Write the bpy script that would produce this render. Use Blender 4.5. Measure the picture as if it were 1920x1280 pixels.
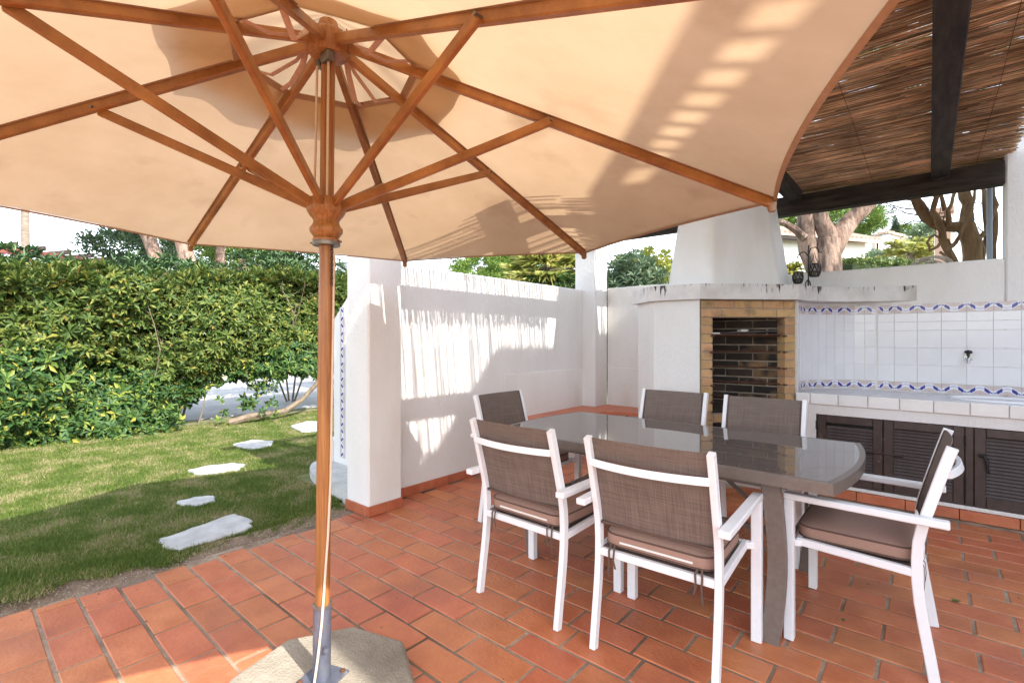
import bpy, math, random
import numpy as np
from mathutils import Vector, Matrix
random.seed(7); rng = np.random.default_rng(11)
R = math.radians
scn = bpy.context.scene
for o in list(bpy.data.objects): bpy.data.objects.remove(o)
COL = scn.collection

# ------------------------------------------------------------------ camera, sky, sun, exposure
YAW = R(40.55); CAMH = 1.30
cd = bpy.data.cameras.new('camera'); cam = bpy.data.objects.new('camera', cd); COL.objects.link(cam)
cam.location = (0, 0, CAMH); cam.rotation_euler = (R(90), 0, YAW)
cd.sensor_fit = 'HORIZONTAL'; cd.sensor_width = 36; cd.lens = 36*913.7/1920
cd.shift_y = -(640-635.4)/1920; cd.clip_start = 0.05; cd.clip_end = 4000
scn.camera = cam
SUN = Vector((-1, .08, -.875)).normalized()          # travel direction of the sunlight
ELEV = math.asin(-SUN.z)
w = bpy.data.worlds.new('World'); scn.world = w; w.use_nodes = True
nt = w.node_tree; bg = nt.nodes['Background']
sky = nt.nodes.new('ShaderNodeTexSky'); sky.sky_type = 'NISHITA'; sky.sun_disc = False
sky.sun_elevation = ELEV; sky.sun_rotation = R(90)+math.atan2(.08, 1)
sky.air_density = 1.0; sky.dust_density = .8; sky.ozone_density = 1.0
hsn = nt.nodes.new('ShaderNodeHueSaturation'); hsn.inputs['Saturation'].default_value = .48   # hazy, pale sky
nt.links.new(sky.outputs[0], hsn.inputs['Color']); nt.links.new(hsn.outputs[0], bg.inputs[0]); bg.inputs[1].default_value = 0.15
sl = bpy.data.lights.new('sun', 'SUN'); sl.energy = 2.0; sl.angle = R(.53); sl.color = (1, .955, .88)
so = bpy.data.objects.new('sun', sl); COL.objects.link(so); so.location = (12, -1, 12)
so.rotation_euler = SUN.to_track_quat('-Z', 'Y').to_euler()
vs = scn.view_settings; vs.view_transform = 'Standard'; vs.look = 'None'; vs.gamma = 1; vs.use_curve_mapping = False
vs.exposure = 2.13
scn.render.resolution_x = 1024; scn.render.resolution_y = 682
try:
    scn.cycles.max_bounces = 10; scn.cycles.diffuse_bounces = 6; scn.cycles.transparent_max_bounces = 12
except Exception: pass

# ------------------------------------------------------------------ helpers
FW = Vector((-math.sin(YAW), math.cos(YAW), 0)); RT = Vector((math.cos(YAW), math.sin(YAW), 0))
def at(px, py, D):
    """world point seen at photo pixel (px,py) when it stands D metres away along the view"""
    return Vector((0, 0, CAMH)) + D*(FW + RT*((px-960)/913.7) + Vector((0, 0, -(py-635.4)/913.7)))
def atY(px, py, Y):
    d = FW + RT*((px-960)/913.7) + Vector((0, 0, -(py-635.4)/913.7))
    return Vector((0, 0, CAMH)) + d*(Y/d.y)
ROOT = {}
def tag(o, label=None, cat=None, group=None, kind=None):
    if label: o['label'] = label
    if cat: o['category'] = cat
    if group: o['group'] = group
    if kind: o['kind'] = kind
    return o
def thing(name, label, cat, loc=(0, 0, 0), rz=0, group=None):
    o = bpy.data.objects.new(name, None); COL.objects.link(o); o.location = loc; o.rotation_euler = (0, 0, rz)
    o.empty_display_size = .1; ROOT[o.name] = Vector(loc)
    return tag(o, label, cat, group)
def link(name, me, parent=None, loc=None):
    o = bpy.data.objects.new(name, me); COL.objects.link(o)
    if parent is not None:
        o.parent = parent; ROOT[o.name] = ROOT.get(parent.name, Vector((0, 0, 0)))
    if loc is not None: o.location = loc
    return o
def copy_tree(o, parent=None):
    c = o.copy(); COL.objects.link(c); c.parent = parent
    for ch in list(o.children): copy_tree(ch, c)
    return c
class MB:
    def __init__(s): s.v = []; s.f = []; s.uv = None
    def add(s, vs_, fs):
        n = len(s.v); s.v += [tuple(v) for v in vs_]; s.f += [tuple(i+n for i in f) for f in fs]; return s
    def box(s, x0, x1, y0, y1, z0, z1, b=0):
        if b <= 0:
            return s.add([(x, y, z) for z in (z0, z1) for y in (y0, y1) for x in (x0, x1)],
                         [(0, 2, 3, 1), (4, 5, 7, 6), (0, 1, 5, 4), (2, 6, 7, 3), (0, 4, 6, 2), (1, 3, 7, 5)])
        return s.cb(Vector(((x0+x1)/2, (y0+y1)/2, (z0+z1)/2)), (abs(x1-x0), abs(y1-y0), abs(z1-z0)), b)
    def cb(s, c, size, b=.003, M=None):
        """chamfered box"""
        hx, hy, hz = [d/2 for d in size]; b = min(b, hx*.49, hy*.49, hz*.49)
        vs_ = []; idx = {}
        for sx in (-1, 1):
            for sy in (-1, 1):
                for sz in (-1, 1):
                    for ax in range(3):
                        p = [sx*(hx-b), sy*(hy-b), sz*(hz-b)]; p[ax] = (sx*hx, sy*hy, sz*hz)[ax]
                        idx[(sx, sy, sz, ax)] = len(vs_); vs_.append(Vector(p))
        fs = []
        for ax in range(3):
            o1, o2 = [a for a in range(3) if a != ax]
            for sg in (-1, 1):
                q = []
                for a, b_ in ((-1, -1), (1, -1), (1, 1), (-1, 1)):
                    k = [0, 0, 0]; k[ax] = sg; k[o1] = a; k[o2] = b_; q.append(idx[(*k, ax)])
                fs.append(q)
        for ax in range(3):
            o1, o2 = [a for a in range(3) if a != ax]
            for a in (-1, 1):
                for b_ in (-1, 1):
                    k = [0, 0, 0]; k[o1] = a; k[o2] = b_
                    k0 = list(k); k0[ax] = -1; k1 = list(k); k1[ax] = 1
                    fs.append([idx[(*k0, o1)], idx[(*k1, o1)], idx[(*k1, o2)], idx[(*k0, o2)]])
        for sx in (-1, 1):
            for sy in (-1, 1):
                for sz in (-1, 1): fs.append([idx[(sx, sy, sz, a)] for a in range(3)])
        if M is not None: vs_ = [M @ v for v in vs_]
        return s.add([v+Vector(c) for v in vs_], fs)
    def bar(s, p, q, wd, ht, b=.002, up=(0, 0, 1)):
        """chamfered bar from p to q, wd sideways, ht along up"""
        p = Vector(p); q = Vector(q); d = q-p; L = d.length; d.normalize()
        x = d.cross(Vector(up))
        if x.length < 1e-4: x = d.cross(Vector((0, 1, 0)))
        x.normalize(); z = x.cross(d)
        M = Matrix((x, d, z)).transposed()
        return s.cb((p+q)/2, (wd, L, ht), b, M)
    def prism(s, poly, z0, z1):
        n = len(poly); a = sum(poly[i][0]*poly[(i+1) % n][1]-poly[(i+1) % n][0]*poly[i][1] for i in range(n))
        if a < 0: poly = poly[::-1]
        zz = lambda z, i: z[i] if isinstance(z, (list, tuple)) else z
        vs_ = [(x, y, zz(z0, i)) for i, (x, y) in enumerate(poly)]+[(x, y, zz(z1, i)) for i, (x, y) in enumerate(poly)]
        return s.add(vs_, [tuple(range(n))[::-1], tuple(range(n, 2*n))]+[(i, (i+1) % n, n+(i+1) % n, n+i) for i in range(n)])
    def tube(s, pts, rad, n=8, cap=True, flat=1.0, sqr=None):
        pts = [Vector(p) for p in pts]; m = len(pts)
        if not isinstance(rad, (list, tuple)): rad = [rad]*m
        vs_ = []; prev = None
        for i, p in enumerate(pts):
            t = (pts[min(i+1, m-1)]-pts[max(i-1, 0)]).normalized()
            if prev is None:
                x = t.cross(Vector((0, 0, 1)))
                if x.length < .05: x = t.cross(Vector((0, 1, 0)))
            else: x = prev-t*prev.dot(t)
            x.normalize(); prev = x; y = t.cross(x)
            for k in range(n):
                a = 2*math.pi*k/n; vs_.append(p+(x*math.cos(a)+y*math.sin(a)*flat)*rad[i])
        fs = [(i*n+k, i*n+(k+1) % n, (i+1)*n+(k+1) % n, (i+1)*n+k) for i in range(m-1) for k in range(n)]
        if cap: fs += [tuple(range(n))[::-1], tuple(range((m-1)*n, m*n))]
        return s.add(vs_, fs)
    def sweep(s, pts, sec, xdir):
        """sweep a rectangular section (w along xdir, d in the plane) along pts"""
        pts = [Vector(p) for p in pts]; m = len(pts); X = Vector(xdir).normalized(); vs_ = []
        hw, hd = sec[0]/2, sec[1]/2; c = min(hw, hd)*.22
        for i, p in enumerate(pts):
            t = (pts[min(i+1, m-1)]-pts[max(i-1, 0)]).normalized(); N = X.cross(t).normalized()
            for a, b in ((-hw+c, -hd), (hw-c, -hd), (hw, -hd+c), (hw, hd-c), (hw-c, hd), (-hw+c, hd), (-hw, hd-c), (-hw, -hd+c)):
                vs_.append(p+X*a+N*b)
        n = 8
        fs = [(i*n+k, i*n+(k+1) % n, (i+1)*n+(k+1) % n, (i+1)*n+k) for i in range(m-1) for k in range(n)]
        fs += [tuple(range(n))[::-1], tuple(range((m-1)*n, m*n))]
        return s.add(vs_, fs)
    def lathe(s, c, prof, n=24):
        c = Vector(c); vs_ = [c+Vector((r*math.cos(2*math.pi*k/n), r*math.sin(2*math.pi*k/n), z)) for r, z in prof for k in range(n)]
        m = len(prof)
        return s.add(vs_, [(i*n+k, i*n+(k+1) % n, (i+1)*n+(k+1) % n, (i+1)*n+k) for i in range(m-1) for k in range(n)]+[tuple(range(n))[::-1], tuple(range((m-1)*n, m*n))])
    def build(s, name, mat, parent=None, smooth=False, local=False, kind=None, label=None):
        me = bpy.data.meshes.new(name)
        off = ROOT.get(parent.name, Vector((0, 0, 0))) if (parent is not None and not local) else Vector((0, 0, 0))
        me.from_pydata([(v[0]-off.x, v[1]-off.y, v[2]-off.z) for v in s.v], [], s.f)
        me.validate(); me.update()
        import bmesh
        bm = bmesh.new(); bm.from_mesh(me); bmesh.ops.recalc_face_normals(bm, faces=bm.faces); bm.to_mesh(me); bm.free()
        if smooth:
            me.polygons.foreach_set('use_smooth', [True]*len(me.polygons))
            try: me.set_sharp_from_angle(angle=R(40))
            except Exception: pass
        me.materials.append(mat)
        o = link(name, me, parent)
        if kind: o['kind'] = kind
        if label: o['label'] = label
        return o
def np_mesh(name, V, F, mat, parent=None, kind=None, smooth=False):
    """V (n,3), F (m,k) arrays of constant k"""
    off = ROOT.get(parent.name, Vector((0, 0, 0))) if parent is not None else Vector((0, 0, 0))
    V = V-np.array(off)
    me = bpy.data.meshes.new(name); m, k = F.shape
    me.vertices.add(len(V)); me.vertices.foreach_set('co', V.astype(np.float32).ravel())
    me.loops.add(m*k); me.loops.foreach_set('vertex_index', F.astype(np.int32).ravel())
    me.polygons.add(m); me.polygons.foreach_set('loop_start', np.arange(0, m*k, k, dtype=np.int32))
    me.polygons.foreach_set('loop_total', np.full(m, k, dtype=np.int32))
    if smooth: me.polygons.foreach_set('use_smooth', np.ones(m, dtype=bool))
    me.update(calc_edges=True); me.validate(); me.materials.append(mat)
    o = link(name, me, parent)
    if kind: o['kind'] = kind
    return o

# ------------------------------------------------------------------ materials
MATS = {}
def nd(t, typ, **kw):
    n = t.nodes.new(typ)
    for k, v in kw.items(): setattr(n, k, v)
    return n
def M(name, c1, c2=None, scale=5, rough=.6, bump=0, bscale=60, rnd=0, metallic=0, stretch=None, spec=.5, ior=None, coord='Object',
      c3=None, s3=1.5, t3=(.5, .7), coat=0, trans=0, detail=6, huernd=0, lo=.35, hi=.65, bdist=.01, rvar=0):
    m = bpy.data.materials.new(name); m.use_nodes = True; t = m.node_tree; L = t.links.new; b = t.nodes['Principled BSDF']
    b.inputs['Roughness'].default_value = rough; b.inputs['Metallic'].default_value = metallic
    b.inputs['Specular IOR Level'].default_value = spec
    if ior: b.inputs['IOR'].default_value = ior
    if coat: b.inputs['Coat Weight'].default_value = coat; b.inputs['Coat Roughness'].default_value = .08
    tc = nd(t, 'ShaderNodeTexCoord') if coord != 'World' else nd(t, 'ShaderNodeNewGeometry'); src = tc.outputs['Position' if coord == 'World' else coord]
    if stretch:
        mp = nd(t, 'ShaderNodeMapping'); mp.inputs['Scale'].default_value = stretch; L(src, mp.inputs[0]); src = mp.outputs[0]
    col = None
    if c2 is not None:
        nz = nd(t, 'ShaderNodeTexNoise'); nz.inputs['Scale'].default_value = scale; nz.inputs['Detail'].default_value = detail
        nz.inputs['Roughness'].default_value = .62; L(src, nz.inputs['Vector'])
        cr = nd(t, 'ShaderNodeValToRGB'); cr.color_ramp.elements[0].position = lo; cr.color_ramp.elements[1].position = hi
        cr.color_ramp.elements[0].color = (*c1, 1); cr.color_ramp.elements[1].color = (*c2, 1)
        L(nz.outputs['Fac'], cr.inputs[0]); col = cr.outputs[0]
    else:
        rg = nd(t, 'ShaderNodeRGB'); rg.outputs[0].default_value = (*c1, 1); col = rg.outputs[0]
    if c3 is not None:
        n3 = nd(t, 'ShaderNodeTexNoise'); n3.inputs['Scale'].default_value = s3; n3.inputs['Detail'].default_value = 8; L(src, n3.inputs['Vector'])
        r3 = nd(t, 'ShaderNodeMapRange'); r3.inputs[1].default_value = t3[0]; r3.inputs[2].default_value = t3[1]; L(n3.outputs['Fac'], r3.inputs[0])
        mx = nd(t, 'ShaderNodeMix', data_type='RGBA'); L(r3.outputs[0], mx.inputs[0]); L(col, mx.inputs[6]); mx.inputs[7].default_value = (*c3, 1); col = mx.outputs[2]
    if rnd or huernd:
        oi = nd(t, 'ShaderNodeObjectInfo'); ge = nd(t, 'ShaderNodeNewGeometry')
        ad = nd(t, 'ShaderNodeMath', operation='ADD'); L(oi.outputs['Random'], ad.inputs[0]); L(ge.outputs['Random Per Island'], ad.inputs[1])
        fr = nd(t, 'ShaderNodeMath', operation='FRACT'); L(ad.outputs[0], fr.inputs[0])
        hs = nd(t, 'ShaderNodeHueSaturation'); L(col, hs.inputs['Color'])
        mr = nd(t, 'ShaderNodeMapRange'); mr.inputs[3].default_value = 1-rnd; mr.inputs[4].default_value = 1+rnd; L(fr.outputs[0], mr.inputs[0]); L(mr.outputs[0], hs.inputs['Value'])
        if huernd:
            m2 = nd(t, 'ShaderNodeMath', operation='MULTIPLY'); m2.inputs[1].default_value = 7.31; L(fr.outputs[0], m2.inputs[0])
            f2 = nd(t, 'ShaderNodeMath', operation='FRACT'); L(m2.outputs[0], f2.inputs[0])
            mh = nd(t, 'ShaderNodeMapRange'); mh.inputs[3].default_value = .5-huernd; mh.inputs[4].default_value = .5+huernd; L(f2.outputs[0], mh.inputs[0]); L(mh.outputs[0], hs.inputs['Hue'])
        col = hs.outputs[0]
    L(col, b.inputs['Base Color'])
    if rvar and c2 is not None:
        mr = nd(t, 'ShaderNodeMapRange'); mr.inputs[3].default_value = rough-rvar; mr.inputs[4].default_value = rough+rvar
        L(nz.outputs['Fac'], mr.inputs[0]); L(mr.outputs[0], b.inputs['Roughness'])
    if bump:
        nb = nd(t, 'ShaderNodeTexNoise'); nb.inputs['Scale'].default_value = bscale; nb.inputs['Detail'].default_value = 5; L(src, nb.inputs['Vector'])
        bp = nd(t, 'ShaderNodeBump'); bp.inputs['Strength'].default_value = bump; bp.inputs['Distance'].default_value = bdist; L(nb.outputs['Fac'], bp.inputs['Height']); L(bp.outputs[0], b.inputs['Normal'])
    if trans:
        out = t.nodes['Material Output']; tr = nd(t, 'ShaderNodeBsdfTranslucent'); L(col, tr.inputs['Color']); ms = nd(t, 'ShaderNodeMixShader'); ms.inputs[0].default_value = trans
        L(b.outputs[0], ms.inputs[1]); L(tr.outputs[0], ms.inputs[2]); L(ms.outputs[0], out.inputs[0])
    MATS[name] = m; return m
def ramp_leaf(name, cols, rough=.4, trans=.3, spec=.5):
    """leaf material: colour picked per leaf (mesh island)"""
    m = bpy.data.materials.new(name); m.use_nodes = True; t = m.node_tree; L = t.links.new; b = t.nodes['Principled BSDF']
    ge = nd(t, 'ShaderNodeNewGeometry'); cr = nd(t, 'ShaderNodeValToRGB'); e = cr.color_ramp.elements
    e[0].position = 0; e[0].color = (*cols[0][1], 1); e[1].position = cols[-1][0]; e[1].color = (*cols[-1][1], 1)
    for p, c in cols[1:-1]: k = e.new(p); k.color = (*c, 1)
    L(ge.outputs['Random Per Island'], cr.inputs[0]); L(cr.outputs[0], b.inputs['Base Color'])
    b.inputs['Roughness'].default_value = rough; b.inputs['Specular IOR Level'].default_value = spec
    out = t.nodes['Material Output']; tr = nd(t, 'ShaderNodeBsdfTranslucent'); L(cr.outputs[0], tr.inputs['Color'])
    ms = nd(t, 'ShaderNodeMixShader'); ms.inputs[0].default_value = trans
    L(b.outputs[0], ms.inputs[1]); L(tr.outputs[0], ms.inputs[2]); L(ms.outputs[0], out.inputs[0])
    return m

TERRA = M('terracotta', (.445, .122, .048), (.60, .205, .092), 6.5, .46, .3, 60, rnd=.07, huernd=.007, c3=(.33, .10, .06), s3=2.1, t3=(.52, .80), rvar=.14, coord='World', detail=12, lo=.30, hi=.70)
TERRA_D = M('terracotta_skirting', (.36, .095, .045), (.46, .14, .065), 9, .45, .1, 40, rnd=.12)
GROUT = M('grout', (.25, .18, .125), (.40, .31, .225), 9, .95, .6, 90, c3=(.13, .095, .065), s3=1.3, t3=(.50, .66), coord='World')
STUCCO = M('white_stucco', (.715, .70, .675), (.775, .765, .745), 2.2, .85, .55, 60, c3=(.63, .59, .52), s3=1.5, t3=(.54, .9), bdist=.010, coord='World', stretch=(1, 1, .45), detail=10)
STUCCO2 = M('white_stucco_aged', (.715, .70, .66), (.79, .775, .75), 2.2, .85, .5, 60, c3=(.60, .56, .48), s3=2.6, t3=(.52, .86), bdist=.010, coord='World', stretch=(1, 1, .35), detail=10)
DARKWOOD = M('dark_stained_wood', (.020, .016, .014), (.055, .042, .034), 4, .75, .3, 30, stretch=(6, .8, 6), rnd=.05, spec=.25)
DARKWOODX = M('dark_stained_wood_x', (.020, .016, .014), (.055, .042, .034), 4, .75, .3, 30, stretch=(.8, 6, 6), spec=.25)
TEAK = M('oiled_teak', (.20, .072, .016), (.46, .215, .065), 7, .45, .25, 90, rnd=.14, coord='Object', detail=12, lo=.3, hi=.7, coat=.08)
TEAKP = M('oiled_teak_pole', (.20, .068, .014), (.44, .195, .055), 9, .42, .2, 60, stretch=(12, 12, .45), coat=.12, detail=12, lo=.3, hi=.7, c3=(.13, .045, .012), s3=1.6, t3=(.52, .72))
STEELB = M('blue_grey_steel', (.10, .11, .15), (.15, .16, .20), 20, .45, .1, 60, metallic=.4, c3=(.45, .45, .47), s3=9, t3=(.60, .68))
ROPE = M('pale_rope', (.60, .47, .36), (.70, .58, .46), 200, .9)
STRAP = M('webbing_strap', (.50, .33, .25), (.58, .40, .31), 90, .9)
GALV = M('dull_metal', (.16, .15, .15), (.26, .25, .24), 30, .45, metallic=.8)
CONC = M('rough_concrete', (.26, .22, .165), (.44, .395, .32), 9, .9, .9, 130, c3=(.19, .16, .12), s3=4, t3=(.48, .75), detail=14, lo=.25, hi=.75)
WHITEM = M('white_powder_coat', (.78, .78, .80), (.82, .82, .83), 40, .35)
SLING = None
def weave(name, c1, c2, c3_, rough=.7, sx=3.0, sy=120):
    m = bpy.data.materials.new(name); m.use_nodes = True; t = m.node_tree; L = t.links.new; b = t.nodes['Principled BSDF']
    tc = nd(t, 'ShaderNodeTexCoord')
    def nz(sc):
        mp = nd(t, 'ShaderNodeMapping'); mp.inputs['Scale'].default_value = sc; L(tc.outputs['Object'], mp.inputs[0])
        n = nd(t, 'ShaderNodeTexNoise'); n.inputs['Scale'].default_value = 1; n.inputs['Detail'].default_value = 3; L(mp.outputs[0], n.inputs['Vector']); return n.outputs['Fac']
    a = nz((sx, sx, sy)); c = nz((sy, sx, sx)); ad = nd(t, 'ShaderNodeMath', operation='ADD'); L(a, ad.inputs[0]); L(c, ad.inputs[1])
    hf = nd(t, 'ShaderNodeMath', operation='MULTIPLY'); hf.inputs[1].default_value = .5; L(ad.outputs[0], hf.inputs[0])
    cr = nd(t, 'ShaderNodeValToRGB'); e = cr.color_ramp.elements; e[0].position = .36; e[0].color = (*c1, 1); e[1].position = .64; e[1].color = (*c2, 1); k = e.new(.5); k.color = (*c3_, 1)
    L(hf.outputs[0], cr.inputs[0]); L(cr.outputs[0], b.inputs['Base Color']); b.inputs['Roughness'].default_value = rough
    out = t.nodes['Material Output']; tp_ = nd(t, 'ShaderNodeBsdfTransparent'); ms = nd(t, 'ShaderNodeMixShader'); ms.inputs[0].default_value = .10   # open mesh
    L(b.outputs[0], ms.inputs[1]); L(tp_.outputs[0], ms.inputs[2]); L(ms.outputs[0], out.inputs[0])
    return m
SLING = weave('brown_sling_mesh', (.115, .082, .067), (.23, .172, .142), (.165, .121, .100), sx=7, sy=340)
CUSH = M('brown_cushion_cloth', (.29, .172, .13), (.35, .215, .165), 300, .9, .25, 400, bdist=.002)
PIPING = M('cushion_piping', (.10, .06, .045), None, rough=.9)
ZIP = M('white_zip_tape', (.75, .72, .68), None, rough=.7)
TAUPE = M('taupe_metal', (.15, .118, .10), (.18, .145, .125), 40, .38, metallic=.0)
GLASS = M('back_painted_table_glass', (.15, .125, .11), None, rough=.02, ior=2.3, spec=.5)
LOUVER = M('brown_painted_metal', (.040, .024, .019), (.065, .042, .035), 18, .42, .15, 90, c3=(.16, .14, .13), s3=14, t3=(.66, .74))
BLACKM = M('black_metal', (.012, .012, .012), (.03, .03, .03), 30, .4, metallic=.3)
CHROME = M('chrome', (.55, .56, .58), None, rough=.12, metallic=1)
GLAZE = M('white_glazed_tile', (.72, .72, .75), (.76, .76, .79), 6, .12, rnd=.03, coat=.3)
GLAZE2 = M('white_glazed_edge_tile', (.74, .72, .70), (.80, .79, .77), 5, .2, rnd=.04, c3=(.60, .52, .45), s3=6, t3=(.62, .8))
MARBLE = M('grey_white_counter_tile', (.50, .50, .52), (.68, .68, .69), 14, .3, c3=(.22, .19, .16), s3=22, t3=(.62, .70))
STONE = M('white_stepping_stone', (.42, .41, .395), (.58, .57, .55), 8, .8, .5, 60, c3=(.45, .42, .38), s3=5, t3=(.55, .8))
BRICK = M('pale_fire_brick', (.44, .255, .115), (.58, .375, .19), 6, .9, .5, 70, rnd=.17, huernd=.012, c3=(.15, .085, .05), s3=6, t3=(.54, .74), detail=10)
SOOTB = M('sooty_brick', (.05, .032, .022), (.012, .010, .009), 3.2, .92, .4, 70, rnd=.3, coord='Object', c3=(.30, .16, .07), s3=2.2, t3=(.60, .72))
SMOKB = M('smoked_brick', (.26, .15, .075), (.12, .07, .038), 7, .92, .4, 70, rnd=.35, c3=(.018, .014, .012), s3=6, t3=(.38, .54))
MORTAR = M('mortar', (.34, .27, .20), (.44, .37, .29), 20, .95, .4, 90)
MORTARS = M('sooty_mortar', (.26, .21, .16), (.40, .33, .26), 10, .95, .3, 90)
RUST = M('rusty_iron', (.07, .035, .02), (.16, .07, .04), 20, .8, .3, 80, metallic=.3)
SOIL = M('dry_soil', (.16, .105, .065), (.27, .19, .125), 14, .95, .9, 60, c3=(.36, .30, .24), s3=50, t3=(.60, .68))
LAWNB = M('lawn_thatch', (.10, .125, .03), (.19, .18, .075), 5, .95, .6, 80, c3=(.27, .21, .13), s3=3.2, t3=(.50, .70))
ROADM = M('pale_road', (.40, .40, .40), (.50, .50, .49), 3, .9, .4, 60, c3=(.30, .30, .31), s3=.6, t3=(.45, .7))
EARTH = M('far_ground', (.09, .10, .035), (.17, .15, .08), .3, .95)
REED = M('weathered_reed', (.42, .275, .16), (.70, .52, .34), 3, .8, rnd=.62, huernd=.012, trans=.35)
BARK = M('pine_bark', (.17, .10, .07), (.36, .25, .19), 7, .95, .9, 16, stretch=(1, 1, .35), c3=(.10, .065, .05), s3=6, t3=(.5, .62), bdist=.05)
BARKV = M('vine_bark', (.13, .075, .035), (.26, .165, .08), 9, .95, .8, 22, stretch=(1, 1, .3), bdist=.03)
TWIG = M('grey_twig', (.13, .095, .065), (.24, .185, .13), 14, .9)
BARKP = M('palm_bark', (.17, .13, .10), (.30, .24, .19), 5, .95, .6, 20, stretch=(1, 1, 3))
ROOFT = M('clay_roof_tile', (.48, .30, .22), (.62, .44, .34), 6, .9, rnd=.1)
FARWHITE = M('far_white_render', (.74, .73, .70), (.80, .79, .77), .8, .9)
CREAM = M('cream_render', (.74, .64, .50), (.80, .71, .58), 1, .9)
DARKWIN = M('dark_window', (.02, .02, .025), None, rough=.15)
SHUTTER = M('pale_shutter', (.62, .64, .65), None, rough=.6)
REDB = M('red_brown_beam', (.20, .055, .045), (.27, .085, .07), 4, .7)
YELLOW = M('yellow_board', (.72, .56, .03), (.78, .62, .05), 3, .6)
PINKW = M('salmon_render', (.58, .36, .26), (.66, .44, .33), 2, .9)
DRYW = M('dry_vine_twig', (.42, .36, .30), (.52, .46, .40), 8, .9)
BLUEPIPE = M('blue_grey_pipe', (.30, .36, .44), None, rough=.5)
# parasol canvas: thin cloth that lets the sun glow through
CANVAS = M('parasol_canvas', (.49, .335, .195), (.63, .455, .285), 2.2, .95, .6, 8, c3=(.42, .27, .155), s3=3.1, t3=(.58, .80), trans=.42, spec=.1, bdist=.02, detail=15, lo=.22, hi=.78)
HEM = M('canvas_hem', (.42, .285, .19), (.48, .335, .23), 60, .95, trans=.3, spec=.1)
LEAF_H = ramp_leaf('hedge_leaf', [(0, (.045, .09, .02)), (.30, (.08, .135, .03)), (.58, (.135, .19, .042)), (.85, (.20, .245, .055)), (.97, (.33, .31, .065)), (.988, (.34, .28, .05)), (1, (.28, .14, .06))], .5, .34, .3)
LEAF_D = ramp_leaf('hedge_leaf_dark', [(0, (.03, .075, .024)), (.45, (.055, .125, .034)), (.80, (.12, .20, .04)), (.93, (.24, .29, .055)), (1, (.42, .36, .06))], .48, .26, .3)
LEAF_O = ramp_leaf('oleander_leaf', [(0, (.035, .085, .03)), (.5, (.065, .135, .045)), (1, (.15, .23, .08))], .4, .25)
LEAF_OD = ramp_leaf('oleander_leaf_grey', [(0, (.10, .16, .09)), (.5, (.17, .25, .14)), (1, (.30, .38, .23))], .45, .2)
LEAF_P = ramp_leaf('pine_needle', [(0, (.07, .14, .025)), (.5, (.15, .25, .04)), (1, (.27, .36, .065))], .6, .25)
LEAF_PD = ramp_leaf('pine_needle_dark', [(0, (.03, .065, .03)), (.5, (.055, .10, .045)), (1, (.10, .15, .06))], .6, .2)
LEAF_Y = ramp_leaf('yellow_green_leaf', [(0, (.16, .22, .03)), (.5, (.33, .36, .05)), (1, (.55, .50, .09))], .5, .35)
LEAF_PALM = ramp_leaf('palm_leaflet', [(0, (.24, .30, .07)), (.4, (.42, .46, .11)), (.8, (.62, .58, .19)), (1, (.72, .60, .22))], .5, .45)
LEAF_C = ramp_leaf('clipped_hedge_leaf', [(0, (.05, .10, .02)), (.6, (.11, .17, .03)), (1, (.24, .28, .06))], .5, .2)
LEAF_CY = ramp_leaf('cypress_leaf', [(0, (.02, .045, .02)), (1, (.06, .10, .035))], .6, .1)
GRASS = ramp_leaf('grass_blade', [(0, (.075, .125, .02)), (.45, (.13, .19, .03)), (.72, (.20, .24, .05)), (.86, (.32, .29, .125)), (1, (.43, .345, .205))], .55, .3, .3)
def straw_patches(m):
    t = m.node_tree; L = t.links.new; cr = [n for n in t.nodes if n.type == 'VALTORGB'][0]; ge = [n for n in t.nodes if n.type == 'NEW_GEOMETRY'][0]
    n1 = nd(t, 'ShaderNodeTexNoise'); n1.inputs['Scale'].default_value = 3.2; n1.inputs['Detail'].default_value = 6; L(ge.outputs['Position'], n1.inputs['Vector'])
    mr = nd(t, 'ShaderNodeMapRange'); mr.inputs[1].default_value = .36; mr.inputs[2].default_value = .66; mr.inputs[3].default_value = -.35; mr.inputs[4].default_value = .34; L(n1.outputs['Fac'], mr.inputs[0])
    a = nd(t, 'ShaderNodeMath', operation='ADD', use_clamp=True); L(ge.outputs['Random Per Island'], a.inputs[0]); L(mr.outputs[0], a.inputs[1]); L(a.outputs[0], cr.inputs[0])
straw_patches(GRASS)

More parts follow.
